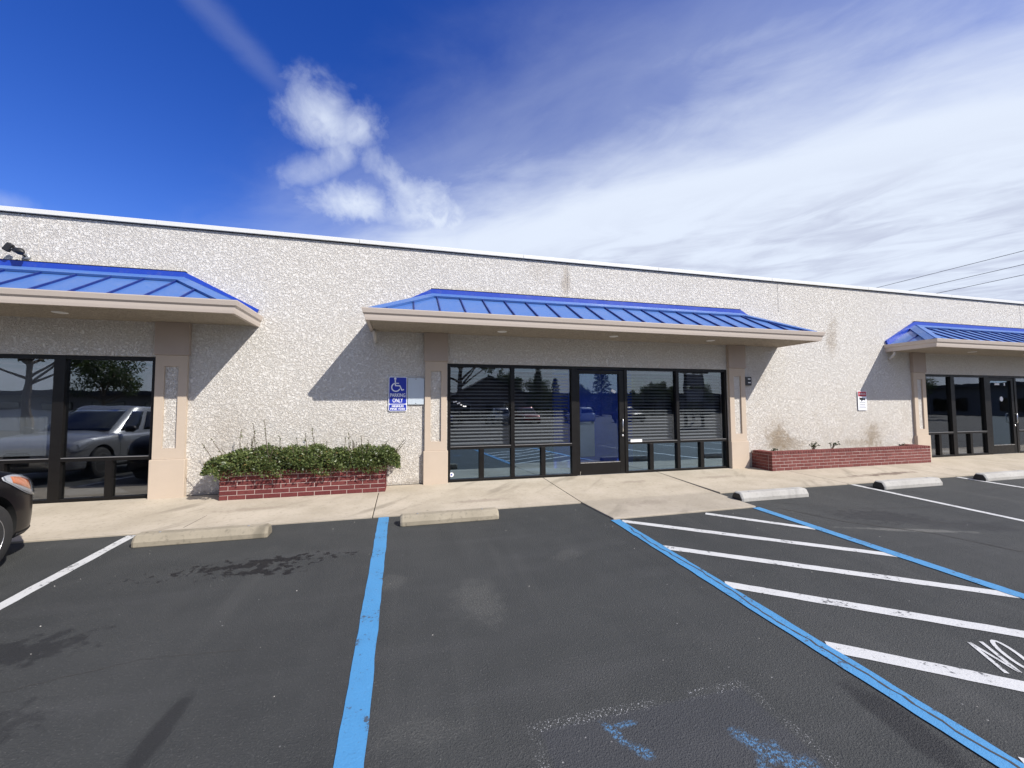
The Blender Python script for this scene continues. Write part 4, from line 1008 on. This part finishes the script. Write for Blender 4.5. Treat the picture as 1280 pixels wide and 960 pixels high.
def make_car(paintm, wheelr=.34):
    root = empty('parked_car')
    # body shell
    m = MB(); yy = lin(2.2, -2.2, 88); T = lin(0, 1, 44); rings = []
    for y in yy:
        half = [bsurf(y, t) for t in T]; rings.append(half + [Vector((-p.x, p.y, p.z)) for p in reversed(half[1:-1])])
    n = len(rings[0]); vv = [p for r in rings for p in r]
    fs = [(i*n+k, i*n+(k+1) % n, (i+1)*n+(k+1) % n, (i+1)*n+k) for i in range(len(rings)-1) for k in range(n)] + [tuple(range(n-1, -1, -1)), tuple((len(rings)-1)*n+k for k in range(n))]
    m.mesh(vv, fs); body = m.build('body', [paintm, MT['well']], root, local=True, smooth=True)
    cut = MB()
    for y in (1.34, -1.31):
        for s in (-1, 1): cut.lathe([(wheelr+.065, s*.60), (wheelr+.065, s*1.1)], (0, y, wheelr-.0), 'x', 40)
    co = cut.build('cutter', [MT['well']], local=True)
    bo = body.modifiers.new('arch', 'BOOLEAN'); bo.object = co; bo.operation = 'DIFFERENCE'; bo.solver = 'EXACT'; bo.material_mode = 'TRANSFER'
    dg = bpy.context.evaluated_depsgraph_get(); me = bpy.data.meshes.new_from_object(body.evaluated_get(dg))
    body.modifiers.clear(); body.data = me; bpy.data.objects.remove(co)
    try: me.set_sharp_from_angle(angle=R(40))
    except Exception: pass
    # cabin
    m = MB(); A = lin(0, 2*math.pi, 72)[:-1]; Z = [.93, 1.0, 1.1, 1.2, 1.3, 1.4, 1.5, 1.56, 1.60, 1.625]
    rg = [[gsurf(a, z) for a in A] for z in Z]
    for z, k in ((1.645, .96), (1.66, .85), (1.668, .6), (1.67, .2)):
        f, r, hw = gring(1.63); c = Vector((0, (f+r)/2, 0)); rg.append([Vector(((q.x)*k, c.y+(q.y-c.y)*k, z)) for q in rg[9]])
    n = len(A); m.mesh([p for r in rg for p in r], [(i*n+k, i*n+(k+1) % n, (i+1)*n+(k+1) % n, (i+1)*n+k) for i in range(len(rg)-1) for k in range(n)] + [tuple((len(rg)-1)*n+k for k in range(n))])
    cab = m.build('cabin', paintm, root, local=True, smooth=True)
    off = .006
    m = MB(); patch(m, lambda a, z: gsurf(a, z, off), lin(-.60, .60, 20), lin(1.03, 1.56, 6)); solid(m.build('windscreen', MT['carglass'], root, local=True, smooth=True), .004)
    m = MB(); patch(m, lambda a, z: gsurf(a, z, off), lin(math.pi-.55, math.pi+.55, 16), lin(1.10, 1.52, 5)); solid(m.build('rear_window', MT['carglass'], root, local=True, smooth=True), .004)
    for s in (-1, 1):
        for (a0, a1) in ((.98, 1.46), (1.54, 1.98), (2.05, 2.28)):
            m = MB(); patch(m, lambda a, z: gsurf(s*a, z, off), lin(a0, a1, 10), lin(1.04, 1.52, 5)); solid(m.build('side_window', MT['carglass'], root, local=True, smooth=True), .004)
        S = lambda y, t, o_: (lambda p, q: Vector((s*(p.x+q.x*o_), p.y+q.y*o_, p.z+q.z*o_)))(bsurf(y, t), bnorm(y, t))
        # headlamp: dark bowl, reflector, amber corner, clear lens
        t0, t1 = .475, .69
        def HL(u, v, o_):
            y = 2.085 - .50*u; half = math.sin(math.pi*min(1, max(0, (.06+.90*u)))**.8)**.75
            tm = .50 + .075*u; return S(y, tm + (v-.5)*.19*half, o_)
        m = MB(); patch(m, lambda u, v: HL(u, v, .003), lin(0, 1, 16), lin(0, 1, 6)); hl = m.build('headlight', MT['chrome'], root, local=True, smooth=True); solid(hl, .002)
        m = MB(); patch(m, lambda u, v: HL(.28+.52*u, .22+.56*v, .007), lin(0, 1, 10), lin(0, 1, 4)); solid(m.build('turn_signal', MT['amber'], hl, local=True, smooth=True), .003)
        m = MB(); patch(m, lambda u, v: HL(u, v, .013), lin(0, 1, 16), lin(0, 1, 6)); solid(m.build('lens', MT['lens'], hl, local=True, smooth=True), .002)
        # tail lamp
        m = MB(); patch(m, lambda u, v: S(-2.10+.22*u, .46+.16*v, .006), lin(0, 1, 6), lin(0, 1, 5)); solid(m.build('tail_light', MT['signred'], root, local=True, smooth=True), .006)
        # bumper seam, door seams, handle, mirror
        m = MB()
        for k in range(14):
            t_ = .43; ya = 2.12-.42*k/14; yb = 2.12-.42*(k+1)/14
            if ya < 1.72: break
            a_, b_ = S(ya, t_, .0015), S(yb, t_, .0015); m.bar(a_, b_, .006, .003, up=bnorm(ya, t_))
        for yd in (.80, -.22, -1.12):
            for k in range(12): m.bar(S(yd, .2+.032*k, .0012), S(yd, .2+.032*(k+1), .0012), .007, .003, up=bnorm(yd, .3))
        m.build('panel_gap', MT['well'], root, local=True)
        for yd in (-.05, -.98):
            m = MB(); p = S(yd, .53, .02); m.bar(p+Vector((0, -.09, 0)), p+Vector((0, .09, 0)), .025, .03); m.build('door_handle', paintm, root, local=True, bevel=.008)
        m = MB(); c = Vector((s*.98, .62, 1.06)); m.tube([c+Vector((-s*.10, 0, 0)), c+Vector((-s*.07, 0, .01)), c+Vector((s*.05, -.02, .01)), c+Vector((s*.09, -.03, 0))], [.03, .075, .08, .04], 12); m.build('mirror', MT['black'], root, local=True, smooth=True)
        m = MB(); patch(m, lambda u, v: S(1.0-2.0*u, .13+.09*v, .008), lin(0, 1, 10), lin(0, 1, 4)); solid(m.build('sill', MT['black'], root, local=True, smooth=True), .006)
        m = MB(); patch(m, lambda u, v: S(2.13-.36*u, .10+.10*v, .004), lin(0, 1, 8), lin(0, 1, 4)); solid(m.build('bumper_valance', MT['black'], root, local=True, smooth=True), .004)
    # grille and number-plate recess
    def front(x, z, o_=.0):
        lo, hi = 1.6, 2.2
        t = .05
        best = 2.2
        # height profile of the nose on the centre line, bowed towards the sides
        return Vector((x, 2.205+o_-.16*(abs(x)/.6)**2.2 - .25*max(0, z-.60)**1.0, z))
    m = MB(); patch(m, lambda x, z: front(x, z, .004), lin(-.42, .42, 10), lin(.52, .64, 3)); solid(m.build('grille', MT['black'], root, local=True), .006)
    m = MB(); patch(m, lambda x, z: front(x, z, .004), lin(-.40, .40, 10), lin(.36, .45, 2)); solid(m.build('lower_grille', MT['black'], root, local=True), .006)
    # wheels
    wm = MB(); r = wheelr; wdt = .105
    wm.lathe([(r*.64, -wdt), (r*.90, -wdt), (r*.975, -wdt*.82), (r, -wdt*.5), (r, wdt*.5), (r*.975, wdt*.82), (r*.90, wdt), (r*.64, wdt)], (0, 0, 0), 'x', 40); tyre = wm.data('tyre', MT['tyre'], smooth=True)
    rm = MB(); rm.lathe([(r*.66, wdt*.2), (r*.66, wdt*.98), (r*.625, wdt*1.02), (r*.585, wdt*.8), (r*.57, wdt*.3), (.02, wdt*.25)], (0, 0, 0), 'x', 36)
    for k in range(7):
        a = 2*math.pi*k/7; d = Vector((0, math.cos(a), math.sin(a))); rm.bar(d*.045+Vector((wdt*.66, 0, 0)), d*r*.60+Vector((wdt*.72, 0, 0)), .050, .022, up=(1, 0, 0))
    rm.lathe([(.075, wdt*.3), (.075, wdt*.72), (.06, wdt*.82), (.03, wdt*.86)], (0, 0, 0), 'x', 20)
    rim = rm.data('rim', MT['rim'])
    for y in (1.34, -1.31):
        for s in (-1, 1):
            wh = empty('wheel', (s*.795, y, r), 0 if s > 0 else math.pi, root); place('tyre', tyre, (0, 0, 0), wh); place('rim', rim, (0, 0, 0), wh)
    return root
def repaint(o, a, b):
    for ch in o.children:
        if ch.type == 'MESH' and a.name in [s.material.name for s in ch.material_slots if s.material]:
            for s in ch.material_slots:
                if s.material == a: s.link = 'OBJECT'; s.material = b
        repaint(ch, a, b)
def put_car(o, x, y, rz, label, paintm=None, group=None):
    o.location = (x, y, gz(y)); o.rotation_euler = (math.atan(SL) if y > -3 else 0, 0, rz); tag(o, label, 'car', group)
    if paintm: repaint(o, MT['cardark'], paintm)
dark = make_car(MT['cardark'])
more = [copy_tree(dark) for _ in range(7)]
put_car(dark, -4.56, 3.50, 0, 'dark glossy car parked nose-in with an amber indicator in its headlight')
put_car(more[0], -7.35, 2.95, 0, 'silver car parked nose-in beyond the dark car, mirrored in the shop window', MT['carsilver']); repaint(more[0], MT['amber'], MT['chrome'])
lotcars = 'cars parked across the lot'
for o, (x, y, rz, lb, pm) in zip(more[1:], ((-2, -24, math.pi, 'white car parked across the lot at the end of the row', MT['carwhite']), (3.4, -24, 0, 'blue car parked across the lot next to the white one', MT['carblue']), (9.0, -24, math.pi, 'silver car parked across the lot between the blue and red cars', MT['carsilver']),
        (12.0, -24.3, 0, 'red car parked across the lot beside a silver one', MT['carred']), (17.6, -24, math.pi, 'white car parked across the lot near the lamp post', MT['carwhite']), (23.4, -24, 0, 'black car parked across the lot by the conifer', None))):
    put_car(o, x, y, rz, lb, pm, lotcars)

# ------------------------------------------------------------------ beyond the lot (mirrored in the shop windows)
def tree_proto(kind, h, seed):
    random.seed(seed); root = empty('broadleaf_tree' if kind == 0 else 'conifer_tree'); m = MB()
    if kind == 0:
        m.tube([(0, 0, 0), (.05, 0, h*.2), (-.05, .05, h*.42), (.1, 0, h*.7)], [.28, .22, .16, .06], 9); cl_ = []
        for k in range(14):
            a = k*2.4; z0 = h*random.uniform(.28, .6); e = Vector((math.cos(a)*h*random.uniform(.16, .32), math.sin(a)*h*random.uniform(.16, .32), z0+h*random.uniform(.12, .32)))
            m.tube([(0, 0, z0), (e.x*.5, e.y*.5, (z0+e.z)/2-.1), tuple(e)], [.10, .06, .025], 6); cl_.append((e, h*random.uniform(.09, .15)))
        cl_ += [(Vector((random.gauss(0, h*.12), random.gauss(0, h*.12), h*random.uniform(.6, .95))), h*random.uniform(.08, .14)) for _ in range(12)]
        pts = []; dr = []
        for c, r in cl_:
            for _ in range(260):
                d = Vector((random.gauss(0, 1), random.gauss(0, 1), random.gauss(0, .8))).normalized(); q = c + d*r*random.random()**.4; pts.append(tuple(q)); dr.append((d.x+random.gauss(0, .5), d.y+random.gauss(0, .5), d.z+random.gauss(0, .5)))
        sz = .34; lm = MT['treeleaf']
    else:
        m.tube([(0, 0, 0), (0, 0, h*.5), (0, 0, h)], [.26, .15, .02], 8); pts = []; dr = []
        for k in range(90):
            t_ = k/90; z0 = h*(.1+.88*t_); L = h*.23*(1-t_)**.8*random.uniform(.7, 1.15)+.15; a = k*2.4; d = Vector((math.cos(a), math.sin(a), -.12)); m.tube([(0, 0, z0), tuple(Vector((0, 0, z0))+d*L)], [.035, .01], 4)
            for _ in range(60):
                q = Vector((0, 0, z0)) + d*L*random.random()**.6 + Vector((random.gauss(0, .12), random.gauss(0, .12), random.gauss(-.05, .1))); pts.append(tuple(q)); dr.append((d.x+random.gauss(0, .6), d.y+random.gauss(0, .6), random.gauss(0, .5)))
        sz = .30; lm = MT['conleaf']
    m.build('trunk', MT['bark'], root, local=True)
    leaves('crown', np.array(pts), np.array(dr), sz, lm, root); return root
gnd = gz(-10)
tg = 'trees beyond the parking lot'
protos = [tree_proto(0, 11, 1), tree_proto(0, 8.5, 2), tree_proto(1, 12, 3)]
used = [False]*3
for (k, x, y, s, rz, lb) in ((0, -10, -30, 1.15, 0, 'tall dark broadleaf tree beyond the lot, mirrored in the shop window by the parked cars'), (1, -19, -34, .75, 1, 'broad low tree furthest along the lot edge, beyond the silver car'), (0, -31, -38, .7, 2, 'wide tree standing alone at the far corner of the lot'),
                        (0, 5.6, -27, 1.2, 3, 'very tall broadleaf tree beside the gabled house'), (2, 20.5, -46, .66, 0, 'slender conifer next to the gabled house'), (1, 15.8, -47, .8, 4, 'small bushy tree tucked behind the gabled house'),
                        (2, 33, -49, .85, 1, 'tallest conifer behind the lot, mirrored in the shop door'), (1, 28, -47, .6, 5, 'rounded tree between the two conifers'), (1, 41, -46, .66, 2.2, 'rounded tree behind the lamp post'),
                        (0, 49, -44, .5, 1.2, 'spreading tree beyond the lamp post'), (1, 58, -44, .75, .4, 'bushy tree towards the street end of the lot'), (0, 70, -46, .6, 5.2, 'last broadleaf tree of the row at the street end'),
                        (1, 36.5, -45, .5, 3.1, 'low bushy tree right behind the lamp post'), (2, 25, -50, .55, 2, 'short conifer squeezed between bushy trees'), (1, 46, -50, .7, 3.3, 'round-crowned tree standing against the long shop row'), (0, 22.5, -52, .6, 2.6, 'loose-crowned tree rising behind the slender conifer'),
                        (1, -5, -47, 1.1, 2.1, 'bushy tree rising behind the white car'), (0, -24, -44, .7, 3.6, 'spreading tree between the low tree and the corner tree'), (1, 64, -50, .7, 2.9, 'dense tree against the street end of the shop row'), (2, 54, -52, .6, .7, 'narrow conifer in front of the shop row windows'),
                        (0, -27, -23, 1.1, 2.3, 'big dense tree by the white boundary wall, closest to the silver car'), (0, 62, -22, .6, 1.9, 'spreading street tree nearest the side street building'), (1, 74, -30, .7, .3, 'bushy street tree before the side street building'), (0, 58, -33, .55, 4.4, 'loose street tree between the lot and the side street')):
    o = protos[k] if not used[k] else copy_tree(protos[k]); used[k] = True
    o.location = (x, y, gnd); o.scale = (s, s, s); o.rotation_euler = (0, 0, rz); tag(o, lb, 'tree', tg)
# gabled house
hs_ = empty('gabled_house', (11.5, -40, gnd)); tag(hs_, 'pale house with a dark gabled roof across the lot', 'house')
m = MB(); m.box(6.5, 16.5, -46, -40, gnd, gnd+3.2); m.prism([(6.5, -40, gnd+3.2), (16.5, -40, gnd+3.2), (11.5, -40, gnd+5.6)], (0, -6, 0)); m.build('wall', simple('brown_siding', (.14, .12, .11), .8), hs_)
m = MB()
for s in (-1, 1):
    a = Vector((11.5+s*5.7, -39.4, gnd+2.95)); b_ = Vector((11.5, -39.4, gnd+5.75)); n_ = Vector((s*.45, 0, 1)).normalized(); m.prism([a, b_, b_+n_*.16, a+n_*.16], (0, -7.2, 0))
m.build('roof', MT['shingle'], hs_)
for x in (8.2, 14.0):
    m = MB(); m.box(x-.65, x+.65, -39.99, -39.95, gnd+.9, gnd+2.3); wo_ = m.build('window', MT['coping'], hs_); m = MB(); m.box(x-.55, x+.55, -39.94, -39.93, gnd+1.0, gnd+2.2); m.build('pane', MT['carglass'], wo_)
m = MB(); m.box(10.9, 11.8, -39.99, -39.94, gnd, gnd+2.1); m.build('door', MT['cardark'], hs_)
# long low shop row behind everything
sr_ = empty('shop_row', (30, -58, gnd)); tag(sr_, 'long low grey shop row closing the far side of the lot', 'building')
m = MB(); m.box(-60, 100, -66, -58, gnd, gnd+3.6); m.build('wall', simple('grey_render', (.20, .19, .18), .9), sr_)
m = MB(); m.box(-60.5, 100.5, -66.5, -56.6, gnd+3.6, gnd+4.2); m.build('roof', MT['shingle'], sr_)
for k in range(26):
    x = -56+k*6; m = MB(); m.box(x, x+3.6, -58.0, -57.9, gnd+.5, gnd+2.6); wq = m.build('window', MT['frame'], sr_); m = MB(); m.box(x+.1, x+3.5, -57.89, -57.87, gnd+.6, gnd+2.5); m.build('pane', MT['carglass'], wq)
sb_ = empty('street_building', (92, -30, gnd)); tag(sb_, 'dark low building across the side street', 'building')
m = MB(); m.box(88, 98, -70, 30, gnd, gnd+4.5); m.build('wall', simple('dark_render', (.11, .11, .105), .9), sb_)
m = MB(); m.box(87, 99, -71, 31, gnd+4.5, gnd+5.0); m.build('roof', MT['shingle'], sb_)
for k in range(12):
    y = -66+k*8; m = MB(); m.box(87.9, 88, y, y+4.5, gnd+.6, gnd+2.7); wq = m.build('window', MT['frame'], sb_); m = MB(); m.box(87.86, 87.89, y+.1, y+4.4, gnd+.7, gnd+2.6); m.build('pane', MT['carglass'], wq)
# low white wall and lamp post
bw = empty('boundary_wall', (-20, -28, gnd)); tag(bw, 'low white boundary wall along the far side of the lot', 'wall'); m = MB(); m.box(-40, -4, -28.2, -28, gnd, gnd+1.5); m.build('wall', MT['coping'], bw); m = MB(); m.box(-40.05, -3.95, -28.25, -27.95, gnd+1.5, gnd+1.6); m.build('wall_cap', MT['siding'], bw)
lp = empty('lamp_post', (19.5, -30, gnd)); tag(lp, 'tall grey lamp post standing between the parked cars', 'lamp post')
m = MB(); m.lathe([(.3, gnd), (.3, gnd+.7)], (19.5, -30, 0), 'z', 16); m.build('base', MT['stopgrey'], lp)
m = MB(); m.tube([(19.5, -30, gnd+.6), (19.5, -30, gnd+8)], [.09, .06], 10); m.build('pole', MT['galv'], lp)
m = MB(); m.box(18.7, 19.4, -30.2, -29.8, gnd+7.9, gnd+8.05); m.build('lamp_head', MT['black'], lp)
# pylon sign with blank panels
py_ = empty('pylon_sign', (24.4, -15, gnd)); tag(py_, 'dark pylon sign with pale blank panels, mirrored in the last pane of the middle shop', 'sign')
for x in (23.5, 25.3):
    m = MB(); m.box(x-.09, x+.09, -15.1, -14.9, gnd, gnd+4.6); m.build('post', MT['black'], py_)
m = MB(); m.box(23.0, 25.8, -15.25, -14.75, gnd+4.6, gnd+5.5); m.build('head_box', MT['black'], py_)
for z in (3.5, 2.2): 
    m = MB(); m.box(23.6, 25.2, -15.15, -14.85, gnd+z, gnd+z+1.0); m.build('panel', simple('grey_panel', (.25, .25, .25), .6), py_)
# overhead wires along the side street, hung between two poles
WX = 30.0
for (y, lb) in ((-22, 'wooden utility pole beside the street, lot end'), (62, 'wooden utility pole behind the building')):
    p = empty('utility_pole', (WX, y, -.03)); tag(p, lb, 'utility pole', 'utility poles along the side street')
    m = MB(); m.tube([(WX, y, -.2), (WX, y, 10.2)], [.16, .11], 10); m.build('pole', MT['wood'], p)
    for z in (9.2, 8.55, 8.02):
        m = MB(); m.bar((WX-.25, y, z+.06), (WX+.2, y, z+.06), .06, .06); m.build('bracket', MT['wood'], p)
        m = MB(); m.lathe([(.03, z-.03), (.05, z), (.03, z+.04)], (WX-.2, y, 0), 'z', 10); m.build('insulator', MT['galv'], p)
for (z, lb) in ((9.30, 'topmost overhead wire crossing the sky above the roof'), (8.62, 'middle overhead wire crossing the sky above the roof'), (8.10, 'lowest overhead wire crossing the sky above the roof')):
    pts = [(WX-.2, -22+84*k/40, z-.55*(1-((k-20)/20)**2)*.5-.0) for k in range(41)]
    m = MB(); m.tube(pts, .013, 6); tag(m.build('overhead_wire', MT['wire'], loc=(WX-.2, 20, z-.27)), lb, 'wire', 'overhead wires')
